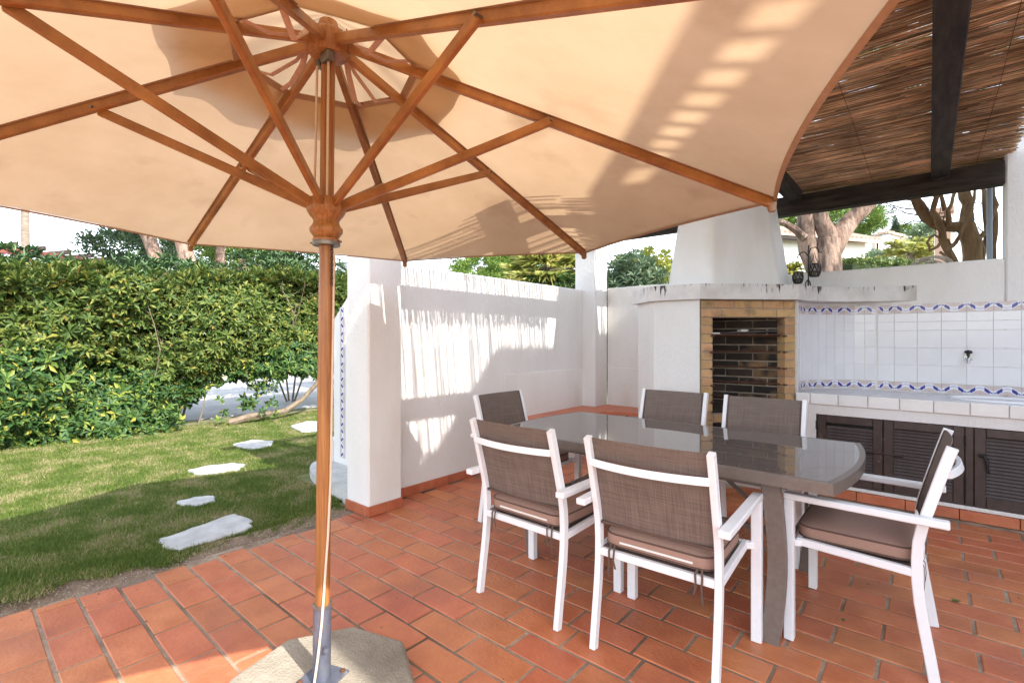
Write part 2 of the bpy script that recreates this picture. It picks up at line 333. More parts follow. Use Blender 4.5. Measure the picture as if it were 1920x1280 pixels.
# azulejo border: blue scrolls on a pale lilac-beige ground
def azulejo():
    m = bpy.data.materials.new('azulejo_border'); m.use_nodes = True; t = m.node_tree; L = t.links.new; b = t.nodes['Principled BSDF']
    uv = nd(t, 'ShaderNodeUVMap'); sp = nd(t, 'ShaderNodeSeparateXYZ'); L(uv.outputs[0], sp.inputs[0])
    def ma(op, a, b_=None, c=None):
        n = nd(t, 'ShaderNodeMath', operation=op)
        for i, x in enumerate((a, b_, c)):
            if x is None: continue
            if isinstance(x, (int, float)): n.inputs[i].default_value = x
            else: L(x, n.inputs[i])
        return n.outputs[0]
    u, v = sp.outputs[0], sp.outputs[1]
    def ring(cx, cy, r, wd, ys=.55):
        du = ma('MULTIPLY', ma('SUBTRACT', u, cx), 1.0); dv = ma('MULTIPLY', ma('SUBTRACT', v, cy), ys)
        d = ma('SQRT', ma('ADD', ma('MULTIPLY', du, du), ma('MULTIPLY', dv, dv)))
        return ma('LESS_THAN', ma('ABSOLUTE', ma('SUBTRACT', d, r)), wd)
    def disc(cx, cy, r, ys=.55):
        du = ma('SUBTRACT', u, cx); dv = ma('MULTIPLY', ma('SUBTRACT', v, cy), ys)
        return ma('LESS_THAN', ma('SQRT', ma('ADD', ma('MULTIPLY', du, du), ma('MULTIPLY', dv, dv))), r)
    wv = ma('ADD', ma('MULTIPLY', ma('COSINE', ma('MULTIPLY', u, 6.2832)), -.26), .48)
    wave = ma('ABSOLUTE', ma('SUBTRACT', v, wv))
    band = ma('LESS_THAN', wave, .05); halo = ma('LESS_THAN', wave, .27)
    fat = ma('MULTIPLY', ma('LESS_THAN', wave, .19), ma('GREATER_THAN', ma('ABSOLUTE', ma('SUBTRACT', u, .5)), .17))
    fat = ma('MULTIPLY', fat, ma('LESS_THAN', ma('ABSOLUTE', ma('SUBTRACT', u, .5)), .36))
    sw = ma('MAXIMUM', disc(.86, .33, .045), disc(.14, .33, .045)); sw = ma('MAXIMUM', sw, disc(.93, .24, .035)); sw = ma('MAXIMUM', sw, disc(.07, .24, .035))
    blue = ma('MAXIMUM', fat, sw)
    lines = ma('MULTIPLY', band, .55)
    tip = disc(.5, .12, .05); edge = ma('MAXIMUM', ma('LESS_THAN', v, .05), ma('GREATER_THAN', v, .95))
    def mix(f, a, c):
        n = nd(t, 'ShaderNodeMix', data_type='RGBA'); L(f, n.inputs[0])
        if isinstance(a, tuple): n.inputs[6].default_value = (*a, 1)
        else: L(a, n.inputs[6])
        n.inputs[7].default_value = (*c, 1); return n.outputs[2]
    c = mix(halo, (.56, .47, .46), (.74, .73, .78)); c = mix(lines, c, (.20, .21, .50)); c = mix(blue, c, (.035, .04, .26)); c = mix(edge, c, (.60, .52, .50)); c = mix(tip, c, (.50, .40, .36))
    L(c, b.inputs['Base Color']); b.inputs['Roughness'].default_value = .15
    return m
AZUL = azulejo()

# mantel: white render with black mildew streaks hanging from its upper arris
def mildew(name, zt, ln):
    m = M(name, (.62, .60, .57), (.74, .725, .70), 5, .9, .4, 90, c3=(.50, .46, .42), s3=3, t3=(.5, .75)); t = m.node_tree; L = t.links.new; b = t.nodes['Principled BSDF']
    src = b.inputs['Base Color'].links[0].from_socket
    tc = nd(t, 'ShaderNodeNewGeometry'); mp = nd(t, 'ShaderNodeMapping'); mp.inputs['Scale'].default_value = (38, 38, 6); L(tc.outputs['Position'], mp.inputs[0])
    n = nd(t, 'ShaderNodeTexNoise'); n.inputs['Scale'].default_value = 1; n.inputs['Detail'].default_value = 4; L(mp.outputs[0], n.inputs['Vector'])
    n2 = nd(t, 'ShaderNodeTexNoise'); n2.inputs['Scale'].default_value = 5; n2.inputs['Detail'].default_value = 2; L(tc.outputs['Position'], n2.inputs['Vector'])
    sp = nd(t, 'ShaderNodeSeparateXYZ'); L(tc.outputs['Position'], sp.inputs[0])
    mr = nd(t, 'ShaderNodeMapRange'); mr.inputs[1].default_value = zt-ln; mr.inputs[2].default_value = zt; mr.inputs[3].default_value = -.17; mr.inputs[4].default_value = .06; L(sp.outputs[2], mr.inputs[0])
    a = nd(t, 'ShaderNodeMath', operation='ADD'); L(n.outputs['Fac'], a.inputs[0]); L(mr.outputs[0], a.inputs[1])
    a2 = nd(t, 'ShaderNodeMath', operation='MULTIPLY_ADD'); a2.inputs[1].default_value = .55; L(n2.outputs['Fac'], a2.inputs[0]); L(a.outputs[0], a2.inputs[2])
    r2 = nd(t, 'ShaderNodeMapRange'); r2.inputs[1].default_value = .90; r2.inputs[2].default_value = .99; L(a2.outputs[0], r2.inputs[0])
    mx = nd(t, 'ShaderNodeMix', data_type='RGBA'); L(r2.outputs[0], mx.inputs[0]); L(src, mx.inputs[6]); mx.inputs[7].default_value = (.05, .045, .04, 1); L(mx.outputs[2], b.inputs['Base Color'])
    return m
MANTELM = mildew('mildewed_render', 1.765, .14)

# ------------------------------------------------------------------ ground, road, lawn
tag(MB().add([(-1500, -1500, -.06), (1500, -1500, -.06), (1500, 1500, -.06), (-1500, 1500, -.06)], [(0, 1, 2, 3)]).build('ground', EARTH), kind='structure')
tag(MB().box(-17.5, -9.0, -60, 80, -.05, .0).build('road', ROADM), kind='structure')
tag(MB().box(-17.9, -17.5, -60, 80, -.05, .12, .02).build('kerb', CONC), kind='structure')
def lawn_z(x, y): return .022*math.sin(x*1.3+y*.7)+.015*math.sin(y*2.1-x*.6)+.012
EDGE = [(-3.305, -1.5), (-3.305, .175), (-3.274, .452), (-3.245, .603), (-3.262, .9), (-3.262, 1.07), (-3.24, 1.37), (-3.25, 1.69), (-3.27, 2.0)]
def edge_x(y):
    for (a, b), (c, d) in zip(EDGE, EDGE[1:]):
        if b <= y <= d: return a+(c-a)*(y-b)/(d-b)
    return -3.30
mb = MB(); nx, ny = 60, 90; X0, X1, Yl0, Yl1 = -8.95, -3.34, -2.5, 12
for j in range(ny+1):
    y = Yl0+(Yl1-Yl0)*j/ny
    for i in range(nx+1):
        x = X0+(X1-X0)*i/nx
        e = min(1, max(0, (edge_x(y)-.10-x)/.16)); mb.v.append((x, y, -.045+e*(lawn_z(x, y)+.035)))
mb.f = [(j*(nx+1)+i, j*(nx+1)+i+1, (j+1)*(nx+1)+i+1, (j+1)*(nx+1)+i) for j in range(ny) for i in range(nx)]
tag(mb.build('lawn', LAWNB, smooth=True), kind='structure')
# bare soil strip along the paving
mb = MB(); n = 80
for j in range(n+1):
    y = -1.5+(2.05+1.5)*j/n; ex = edge_x(y)
    for k in range(6):
        x = ex+.012-k*.042-(.02*random.random() if k else 0); mb.v.append((x, y, -.012+.010*random.random()+(.012*k/5)))
mb.f = [(j*6+k, j*6+k+1, (j+1)*6+k+1, (j+1)*6+k) for j in range(n) for k in range(5)]
tag(mb.build('soil_strip', SOIL, smooth=True), kind='structure')
# grit on the soil
pts = []
for _ in range(900):
    y = random.uniform(-.6, 2.0); x = edge_x(y)-random.uniform(-.012, .16); pts.append((x, y, .004+random.random()*.006, random.uniform(.002, .006)))
V = np.array([[p[0]+p[3]*a, p[1]+p[3]*b, p[2]+p[3]*c] for p in pts for a, b, c in ((1, 0, 0), (-.7, .8, 0), (-.6, -.9, 0), (0, 0, 1))])
F = np.array([[i*4+a, i*4+b, i*4+c] for i in range(len(pts)) for a, b, c in ((0, 1, 3), (1, 2, 3), (2, 0, 3))])
GRIT = M('grit', (.22, .165, .12), (.42, .36, .29), 60, .95, rnd=.4)
tag(np_mesh('soil_grit', V, F, GRIT, kind='stuff'), 'loose grit and crumbs of soil between the lawn and the paving', 'gravel')

STONES = [([(-3.76, .9), (-3.78, 1.05), (-3.83, 1.22), (-3.88, 1.4), (-3.70, 1.43), (-3.54, 1.39), (-3.50, 1.26), (-3.48, 1.08), (-3.47, .94), (-3.61, .88)], 'large white flagstone set in the lawn nearest the paving'),
          ([(-4.49, 1.2), (-4.50, 1.32), (-4.42, 1.43), (-4.28, 1.40), (-4.27, 1.28), (-4.37, 1.19)], 'smallest white flagstone, second from the paving'),
          ([(-5.43, 1.54), (-5.46, 1.72), (-5.39, 1.93), (-5.22, 1.99), (-5.05, 1.87), (-5.12, 1.67), (-5.26, 1.54)], 'white flagstone in the middle of the row across the lawn'),
          ([(-6.44, 2.30), (-6.52, 2.54), (-6.25, 2.70), (-5.99, 2.55), (-5.93, 2.36), (-6.22, 2.28)], 'sunlit white flagstone, fourth from the paving'),
          ([(-7.28, 3.40), (-7.5, 3.76), (-7.33, 3.88), (-6.75, 3.72), (-6.53, 3.47), (-6.68, 3.28)], 'shaded white flagstone farthest from the paving, near the hedge')]
STONE_POLYS = []
for poly, lab in STONES:
    c = Vector((sum(p[0] for p in poly)/len(poly), sum(p[1] for p in poly)/len(poly), 0)); out = []
    for i, (a, b) in enumerate(zip(poly, poly[1:]+poly[:1])):
        out.append(a)
        for f in (.33, .66): out.append((a[0]+(b[0]-a[0])*f+random.uniform(-.018, .018), a[1]+(b[1]-a[1])*f+random.uniform(-.018, .018)))
    STONE_POLYS.append(out)
    zt = .009+lawn_z(c.x, c.y)
    inn = [(c.x+(x-c.x)*.965, c.y+(y-c.y)*.965) for x, y in out]; n = len(out)
    mb = MB(); mb.add([(x, y, -.03) for x, y in out]+[(x, y, zt-.008) for x, y in out]+[(x, y, zt) for x, y in inn],
                      [(i, (i+1) % n, n+(i+1) % n, n+i) for i in range(n)]+[(n+i, n+(i+1) % n, 2*n+(i+1) % n, 2*n+i) for i in range(n)]+[tuple(range(2*n, 3*n))])
    o = mb.build('stepping_stone', STONE); tag(o, lab, 'flagstone', 'white flagstones across the lawn')

# grass blades
def in_poly(x, y, poly):
    r = False; n = len(poly); j = n-1
    for i in range(n):
        xi, yi = poly[i]; xj, yj = poly[j]
        if (yi > y) != (yj > y) and x < (xj-xi)*(y-yi)/(yj-yi)+xi: r = not r
        j = i
    return r
def grass():
    N = 420000
    # denser near the camera: sample view depth
    px = rng.uniform(-190, 700, N*2); u = rng.random(N*2); D = 2.15*(10.5/2.15)**(u**.9)
    lat = (px-960)/913.7*D
    x = lat*RT.x+D*FW.x; y = lat*RT.y+D*FW.y
    ex = np.interp(y, [e[1] for e in EDGE], [e[0] for e in EDGE])
    fr = .05*np.sin(y*9)+.035*np.sin(y*23+1)+rng.normal(0, .03, len(x))
    k = (x < ex-.13+fr) & (x > -8.5) & (y > -1.5) & ~((x > -4.9) & (y > 2.02) & (x > -3.55-.9*(y > 2.1)))
    for poly in STONE_POLYS:
        a = np.array(poly); c = a.mean(0); b = a.max(0)-a.min(0)
        near = k & (np.abs(x-c[0]) < b[0]) & (np.abs(y-c[1]) < b[1])
        for i in np.where(near)[0]:
            if in_poly(c[0]+(x[i]-c[0])*1.07, c[1]+(y[i]-c[1])*1.07, poly): k[i] = False
    x, y, D = x[k][:N], y[k][:N], D[k][:N]; n = len(x)
    z = .022*np.sin(x*1.3+y*.7)+.015*np.sin(y*2.1-x*.6)+.0
    h = rng.uniform(.010, .030, n)*(1+.7*(rng.random(n) < .05)); a = rng.uniform(0, 2*np.pi, n); wd = rng.uniform(.0016, .003, n)*(1+.16*(D-2.5))
    lean = rng.uniform(.3, 1.45, n); la = rng.uniform(0, 2*np.pi, n)
    B = np.stack([x, y, z], 1); S_ = np.stack([np.cos(a)*wd, np.sin(a)*wd, 0*a], 1)
    T = B+np.stack([np.cos(la)*h*np.sin(lean), np.sin(la)*h*np.sin(lean), h*np.cos(lean)+.004], 1)
    V = np.stack([B-S_, B+S_, T], 1).reshape(-1, 3); F = np.arange(3*n).reshape(-1, 3)
    o = np_mesh('grass', V, F, GRASS, kind='stuff'); tag(o, 'short mown grass with straw-coloured patches covering the garden', 'grass')
grass()

# ------------------------------------------------------------------ terracotta paving
TW, TL, TY0 = .1568, .3099, 1.384
floor = MB().box(-3.30, 2.2, -1.6, 5.52, -.06, -.0045).build('patio_floor', GROUT); tag(floor, kind='structure')
def slab(Lx, Ly, H=.02, b=.004, jit=0):
    hx, hy = Lx/2, Ly/2; j = lambda: random.uniform(-jit, jit)
    top = [(-hx+b, -hy+b), (hx-b, -hy+b), (hx-b, hy-b), (-hx+b, hy-b)]; mid = [(-hx, -hy), (hx, -hy), (hx, hy), (-hx, hy)]
    v = [(x+j(), y+j(), 0) for x, y in top]+[(x, y, -b) for x, y in mid]+[(x, y, -H) for x, y in mid]
    f = [(0, 1, 2, 3)]+[(4+i, 4+(i+1) % 4, (i+1) % 4, i) for i in range(4)]+[(8+i, 8+(i+1) % 4, 4+(i+1) % 4, 4+i) for i in range(4)]
    return v, f
SLABS = []
for k in range(6):
    me = bpy.data.meshes.new('tile'); v, f = slab(TL-.0105-random.uniform(0, .003), TW-.0105-random.uniform(0, .002), jit=.0012); me.from_pydata(v, [], f); me.materials.append(TERRA); SLABS.append(me)
tiles = []
for c in range(-20, 27):
    yc = TY0+TW*(c+.5) if c < 3 else TY0+3*TW+.1572*(c-3+.5)
    off = (-2.12 if c % 2 == 0 else -1.975)
    if c >= 3: off += .105
    if yc > 4.70: continue
    i0 = math.floor((-3.4-off)/TL); i1 = math.ceil((2.0-off)/TL)
    for i in range(i0, i1):
        xa, xb = off+i*TL, off+(i+1)*TL
        lim = edge_x(yc)+random.uniform(-.006, .006) if yc < 2.02 else -3.29
        if xb < lim+.05: continue
        xa2 = max(xa, lim)
        tiles.append(((xa2+xb)/2, yc, (xb-xa2)/TL))
def vis(x, y, mx=40):
    D = x*FW.x+y*FW.y
    if D < .9: return None
    px = 960+913.7*(x*RT.x+y*RT.y)/D; py = 635.4+913.7*1.3/D
    return (D, px, py) if (-mx*3 < px < 1920+mx*3 and py < 1280+mx*3) else None
inview = sorted([(vis(x, y)[0], x, y, s) for x, y, s in tiles if vis(x, y)])
near = set((x, y) for _, x, y, s in inview[:300])
rest = MB()
for x, y, s in tiles:
    if (x, y) in near:
        o = link('tile', random.choice(SLABS), floor, (x, y, random.uniform(-.0018, .0012)))
        o.scale = (s*random.uniform(.994, 1.0), random.uniform(.985, 1.0), 1); o.rotation_euler = (random.uniform(-.003, .003), random.uniform(-.003, .003), random.uniform(-.004, .004)+(math.pi if random.random() < .5 and s > .99 else 0))
    else:
        v, f = slab(TL*s-.0115, TW-.0115); z = random.uniform(-.0018, .0012); rest.add([(a+x, b+y, c_+z) for a, b, c_ in v], f)
rest.build('tile', TERRA, floor, kind='stuff')

# ------------------------------------------------------------------ left garden wall, columns, skirtings
def skirt(parent, p, q, h=.075, t=.015, L=.31, mat=TERRA_D, n_out=None, z0=0, first=None):
    """row of skirting tiles from p to q (plan points), proud along n_out"""
    p = Vector((*p, 0)); q = Vector((*q, 0)); d = (q-p); tot = d.length; d.normalize(); s = 0; k = 0
    while s < tot-.02:
        e = min(tot, s+(first if (k == 0 and first) else L)); a = p+d*(s+.002); b = p+d*(e-.002); n_ = Vector((*n_out, 0))*t
        c = (a+b)/2+n_/2; MB().cb((c.x, c.y, z0+h/2), ((b-a).length if abs(d.x) > .5 else t, (b-a).length if abs(d.y) > .5 else t, h), .003).build('skirting_tile', mat, parent)
        s = e; k += 1
gw = thing('garden_wall', 'white rendered terrace wall streaked with sunlight beside the column', 'wall', (-3.39, 3.9, 0))
MB().box(-3.48, -3.30, 2.315, 5.22, -.05, 1.915, .012).build('wall', STUCCO, gw)
MB().box(-3.302, -3.294, 3.74, 5.215, .0, .935, .003).build('dado_panel', STUCCO2, gw)
skirt(gw, (-3.30, 2.345), (-3.30, 5.20), n_out=(1, 0), L=.305)
def column(y0, label, top):
    c = thing('pergola_column', label, 'column', (-3.262, y0+.15, 0), group='white square columns carrying the pergola')
    MB().box(-3.41, -3.115, y0, y0+.30, -.05, top, .012).build('shaft', STUCCO, c)
    return c
col1 = column(2.025, 'white rendered square column standing beside the lawn edge', 2.535)
skirt(col1, (-3.115, 2.012), (-3.115, 2.325), n_out=(1, 0), L=.17, h=.075, first=.165)
skirt(col1, (-3.41, 2.025), (-3.117, 2.025), n_out=(0, -1), h=.075)
col2 = column(5.21, 'white rendered square column in the far wall corner', 2.535)

# ------------------------------------------------------------------ back wall
YB = 5.50
bw = thing('back_wall', 'white rendered wall closing the terrace behind barbecue and sink', 'wall', (-.8, YB+.12, 0))
MB().box(-3.112, .46, YB, YB+.22, -.05, 1.945, .012).build('wall', STUCCO2, bw)
MB().box(.463, 2.6, YB, YB+.22, -.05, 3.6, .012).build('pier', STUCCO, bw)
MB().box(-3.10, -2.2, YB-.006, YB+.01, .40, .94, .002).build('dado_panel', STUCCO2, bw)
# downpipe behind the wall
o = MB().tube([(.40, YB+.42, 0), (.40, YB+.42, 3.2)], .02, 12).build('downpipe', BLUEPIPE, smooth=True); tag(o, 'blue-grey drainpipe rising behind the gnarled vine', 'pipe')

# ------------------------------------------------------------------ bench in the corner
be = thing('corner_bench', 'low white masonry bench with a terracotta top in the wall corner', 'bench', (-3.0, 5.2, 0))
def arc(c, r, a0, a1, n): return [(c[0]+r*math.cos(R(a0+(a1-a0)*i/n)), c[1]+r*math.sin(R(a0+(a1-a0)*i/n))) for i in range(n+1)]
bpoly = [(-3.297, 3.74), (-3.297, 5.205), (-3.11, 5.205), (-3.11, 5.495), (-2.16, 5.495), (-2.16, 5.02), (-2.36, 5.05), (-2.55, 5.06), (-2.70, 5.02), (-2.82, 4.92), (-2.88, 4.78), (-2.90, 4.6), (-2.90, 3.74)]
MB().prism(bpoly, .43, .47).build('bench_top', TERRA, be)
inner = [(-3.29, 3.78), (-3.29, 5.19), (-3.10, 5.19), (-3.10, 5.48), (-2.17, 5.48), (-2.17, 5.06), (-2.36, 5.09), (-2.56, 5.10), (-2.73, 5.05), (-2.86, 4.94), (-2.92, 4.79), (-2.94, 4.6), (-2.94, 3.78)]
MB().prism(inner, -.02, .428).build('bench_base', STUCCO, be)
# fire irons hung from the bench edge
for k, (x, y) in enumerate([(-2.70, 5.005), (-2.60, 5.045), (-2.46, 5.045), (-2.27, 5.025)]):
    t = thing('fire_iron', ['short iron poker hanging at the bench curve', 'broad iron scraper hanging under the bench top', 'thin iron hook hanging under the bench top', 'iron tongs hanging under the bench nearest the barbecue'][k], 'fire iron', (x, y, .43))
    MB().tube([(x, y, .43), (x, y-.012, .42), (x, y-.014, .30), (x, y-.014, .18)], .006, 6).build('shaft', BLACKM, t, smooth=True)
    MB().cb((x, y-.014, .16), (.035+.012*(k % 2), .01, .05), .003).build('blade', BLACKM, t)

# ------------------------------------------------------------------ barbecue
bq = thing('barbecue', 'white masonry corner barbecue with pale brick firebox and tapered hood', 'barbecue', (-1.5, 4.7, 0))
B0 = Vector((-1.47, 4.185, 0)); B1 = Vector((-.875, 4.80, 0)); BE = (B1-B0).normalized(); BN = Vector((BE.y, -BE.x, 0)); BLN = (B1-B0).length   # BN points out of the face
def bp(s, d, z): q = B0+BE*s+BN*d; return Vector((q.x, q.y, z))
MB().prism([(-2.15, 5.495), (-2.15, 4.40), (-1.87, 4.14), (-1.475, 4.165), (-1.62, 4.75), (-1.66, 5.495)], -.02, 1.634).build('side_wall', STUCCO, bq)
# firebox inner walls (backing), opening from s=.108 to .752
S0, S1 = .108, .752; ZH = .66
def fb(s0, d0, s1, d1, z0, z1, th=.03, name='firebox_wall', mat=MORTARS, sgn=1):
    a = bp(s0, d0, 0); b = bp(s1, d1, 0); n_ = Vector((b.y-a.y, a.x-b.x, 0)).normalized()*th*sgn
    MB().prism([(a.x, a.y), (b.x, b.y), (b.x+n_.x, b.y+n_.y), (a.x+n_.x, a.y+n_.y)], z0, z1).build(name, mat, bq)
KC = (.36, -.50)                                     # the inner corner seen through the opening
def brick_run(s0, d0, s1, d1, z0, z1, rh=.0735, bl=.235, mat=SOOTB, depth=.02, prefix='firebox_brick', joint=.013, stag=0, clean=None):
    a = bp(s0, d0, 0); b = bp(s1, d1, 0); d = b-a; L_ = d.length; d.normalize(); n_ = Vector((d.y, -d.x, 0)); Mx = Matrix((d, -n_, Vector((0, 0, 1)))).transposed()
    z = z0; r = stag
    while z < z1-.01:
        zt = min(z1, z+rh); s = -(bl/2 if r % 2 else 0)
        while s < L_-.005:
            e = min(L_, s+bl); st = max(0, s)
            if e-st > .02:
                c = a+d*((st+e)/2)+n_*(depth/2+random.uniform(-.002, .002))
                MB().cb((c.x, c.y, (z+zt)/2), (e-st-joint, depth, zt-z-joint), .003, Mx).build(prefix, clean if clean and (st+e)/2 > L_*(.45+.28*random.random()) and z < 1.38 else mat, bq)
            s = e
        z = zt; r += 1
fb(S0-.04, KC[1], KC[0]+.02, KC[1], ZH-.05, 1.62, sgn=-1); fb(KC[0], KC[1], S1+.03, -.10, ZH-.05, 1.62, sgn=-1); fb(S0-.03, -.10, S0-.05, KC[1]-.02, ZH-.05, 1.62, sgn=1)
brick_run(S0-.03, KC[1]+.004, KC[0], KC[1]+.004, ZH, 1.60)
brick_run(KC[0]+.005, KC[1]+.006, S1+.02, -.115, ZH, 1.60, stag=1, clean=SMOKB)
# hearth floor, wood store below
q = [bp(.0, -.10, 0), bp(BLN, -.10, 0), bp(BLN, -.6, 0), bp(0, -.6, 0)]
MB().prism([(v.x, v.y) for v in q], ZH-.06, ZH).build('hearth', SOOTB, bq)
MB().prism([(v.x, v.y) for v in q], -.02, .05).build('wood_store_floor', CONC, bq)
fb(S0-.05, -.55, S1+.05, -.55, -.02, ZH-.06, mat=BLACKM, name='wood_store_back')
# brick front: jambs, lintel courses, hearth course, each brick a piece, mortar behind
MxB = Matrix((BE, -BN, Vector((0, 0, 1)))).transposed()
def front(s0, s1, z0, z1, d=.0, dep=.11):
    c = bp((s0+s1)/2, d-dep/2, (z0+z1)/2); MB().cb(c, (s1-s0-.009, dep, z1-z0-.009), .004, MxB).build('brick', BRICK, bq)
def mort(s0, s1, z0, z1):
    c = bp((s0+s1)/2, -.06, (z0+z1)/2); MB().cb(c, (s1-s0, .104, z1-z0), .001, MxB).build('mortar_bed', MORTAR, bq)
RH = .0735; ZT = 1.632; ztop = ZT
mort(.003, BLN-.003, ZT-2*RH, ZT); mort(.003, S0-.012, 0, ZT-2*RH-.001); mort(S1+.012, BLN-.003, 0, ZT-2*RH-.001); mort(S0-.003, S1+.003, ZH-RH, ZH-.004)
for s0, s1 in ((0, .115), (.115, .30), (.30, .555), (.555, .745), (.745, BLN)): front(s0, s1, ZT-RH, ZT)
for s0, s1 in ((0, .18), (.18, .43), (.43, .68), (.68, BLN)): front(s0, s1, ZT-2*RH, ZT-RH)
z = ZT-2*RH
while z > .02:
    front(0, S0, max(0, z-RH), z, random.uniform(-.002, .002)); front(S1, BLN, max(0, z-RH), z, random.uniform(-.002, .002)); z -= RH
for s0, s1 in ((S0, .33), (.33, .55), (.55, S1)): front(s0, s1, ZH-RH, ZH-.002)
# iron ledges for the grill at five heights
for k, z in enumerate((1.325, 1.185, 1.045, .905, .765)):
    for (s0, d0, s1, d1) in ((S0-.028, -.02, S0-.012, KC[1]+.03), (KC[0], KC[1]+.035, S1+.035, -.07)):
        MB().bar(bp(s0, d0, z), bp(s1, d1, z), .045, .014, .003).build('grill_ledge', RUST, bq)
    MB().bar(bp(S0-.03, KC[1]+.04, z), bp(KC[0], KC[1]+.04, z), .03, .014, .003).build('grill_ledge', RUST, bq)
    MB().bar(bp(S0-.025, -.004, z), bp(S0+.01, -.012, z), .03, .014, .003).build('grill_ledge', RUST, bq)
    MB().bar(bp(S1-.005, -.004, z), bp(S1+.02, -.012, z), .03, .014, .003).build('grill_ledge', RUST, bq)
# mantel shelf with curved right arm
band = [(-.84, 4.74), (-.80, 4.93), (-.70, 5.12), (-.55, 5.28), (-.36, 5.395), (-.22, 5.455), (-.08, 5.4985)]
mpoly = [(-2.2, 5.49), (-2.2, 4.37), (-1.885, 4.09), (-1.455, 4.125)]+band
MB().prism(mpoly, 1.636, 1.765).build('mantel', MANTELM, bq)
# tapered hood
hb = [(-1.885, 4.46), (-1.80, 4.33), (-1.43, 4.31), (-1.0, 4.83), (-1.0, 5.30), (-1.885, 5.30)]; hc = (-1.45, 4.85)
mb = MB(); lv = [(1.764, 1), (1.80, .985), (2.1, .90), (2.5, .785), (2.9, .67), (3.5, .52)]; n = len(hb)
for z, s in lv: mb.v += [(hc[0]+(x-hc[0])*s, hc[1]+(y-hc[1])*s, z) for x, y in hb]
mb.f = [(i*n+k, i*n+(k+1) % n, (i+1)*n+(k+1) % n, (i+1)*n+k) for i in range(len(lv)-1) for k in range(n)]+[tuple(range((len(lv)-1)*n, len(lv)*n))]
hood = mb.build('hood', STUCCO2, bq)
bv = hood.modifiers.new('bevel', 'BEVEL'); bv.width = .03; bv.segments = 3; bv.limit_method = 'ANGLE'; bv.angle_limit = R(25)
# grill rack, tray and box resting inside
t = thing('grill_rack', 'wire grill rack lying on the top ledge of the firebox', 'grill', tuple(bp(.5, -.15, 1.345)))
mb = MB()
for k in range(11): mb.tube([bp(.30+.04*k, -.04, 1.350+.0015*k), bp(.30+.04*k, -.34, 1.350+.0015*k)], .0035, 5)
for d in (-.04, -.19, -.34): mb.tube([bp(.29, d, 1.356), bp(.71, d, 1.372)], .005, 5)
mb.build('wire_grid', GALV, t)
o = MB().bar(bp(S0-.01, -.06, 1.338), bp(S1-.01, -.06, 1.338), .10, .010, .002).build('drip_tray', RUST); tag(o, 'rusty metal drip tray across the top of the firebox', 'tray')
o = MB().cb(bp(.48, -.18, 1.372), (.075, .06, .022), .003, MxB).build('white_packet', ZIP); tag(o, 'small white packet lying on the grill rack', 'packet')
o = MB().cb(bp(.15, -.05, 1.349), (.07, .05, .010), .003, MxB).build('white_packet', ZIP); tag(o, 'flat white firelighter at the left end of the drip tray', 'packet')

# ------------------------------------------------------------------ sink unit, tiled curved wall
sk = thing('sink_counter', 'white tiled sink counter with brown louvred doors below', 'sink counter', (.3, 5.1, 0))
AC = (-.36, 4.976); AR = .524; ARC = arc(AC, AR, 197, 90, 24)
MB().prism(ARC+[(-.36, 5.499), (-.93, 5.499), (-.93, 4.83)], .0, 1.634).build('curved_wall', STUCCO, sk)
YF = 4.775; CT = .84
MB().prism([(-.87, YF), (2.1, YF), (2.1, 5.498), (-.365, 5.498)]+arc(AC, AR-.002, 91, 196, 14), .752, CT-.012).build('counter_slab', STUCCO, sk)
MB().prism([(-.868, YF-.001), (2.1, YF-.001), (2.1, 5.496), (-.365, 5.496)]+arc(AC, AR-.004, 91, 196, 14), CT-.0115, CT).build('counter_top', MARBLE, sk)
xs = [-.868, -.762]+[-.762+.197*k for k in range(1, 15)]
for a, b in zip(xs, xs[1:]): MB().cb(((a+b)/2, YF-.009, (.755+CT+.004)/2), (b-a-.005, .014, CT+.004-.755), .003).build('edge_tile', GLAZE2, sk)
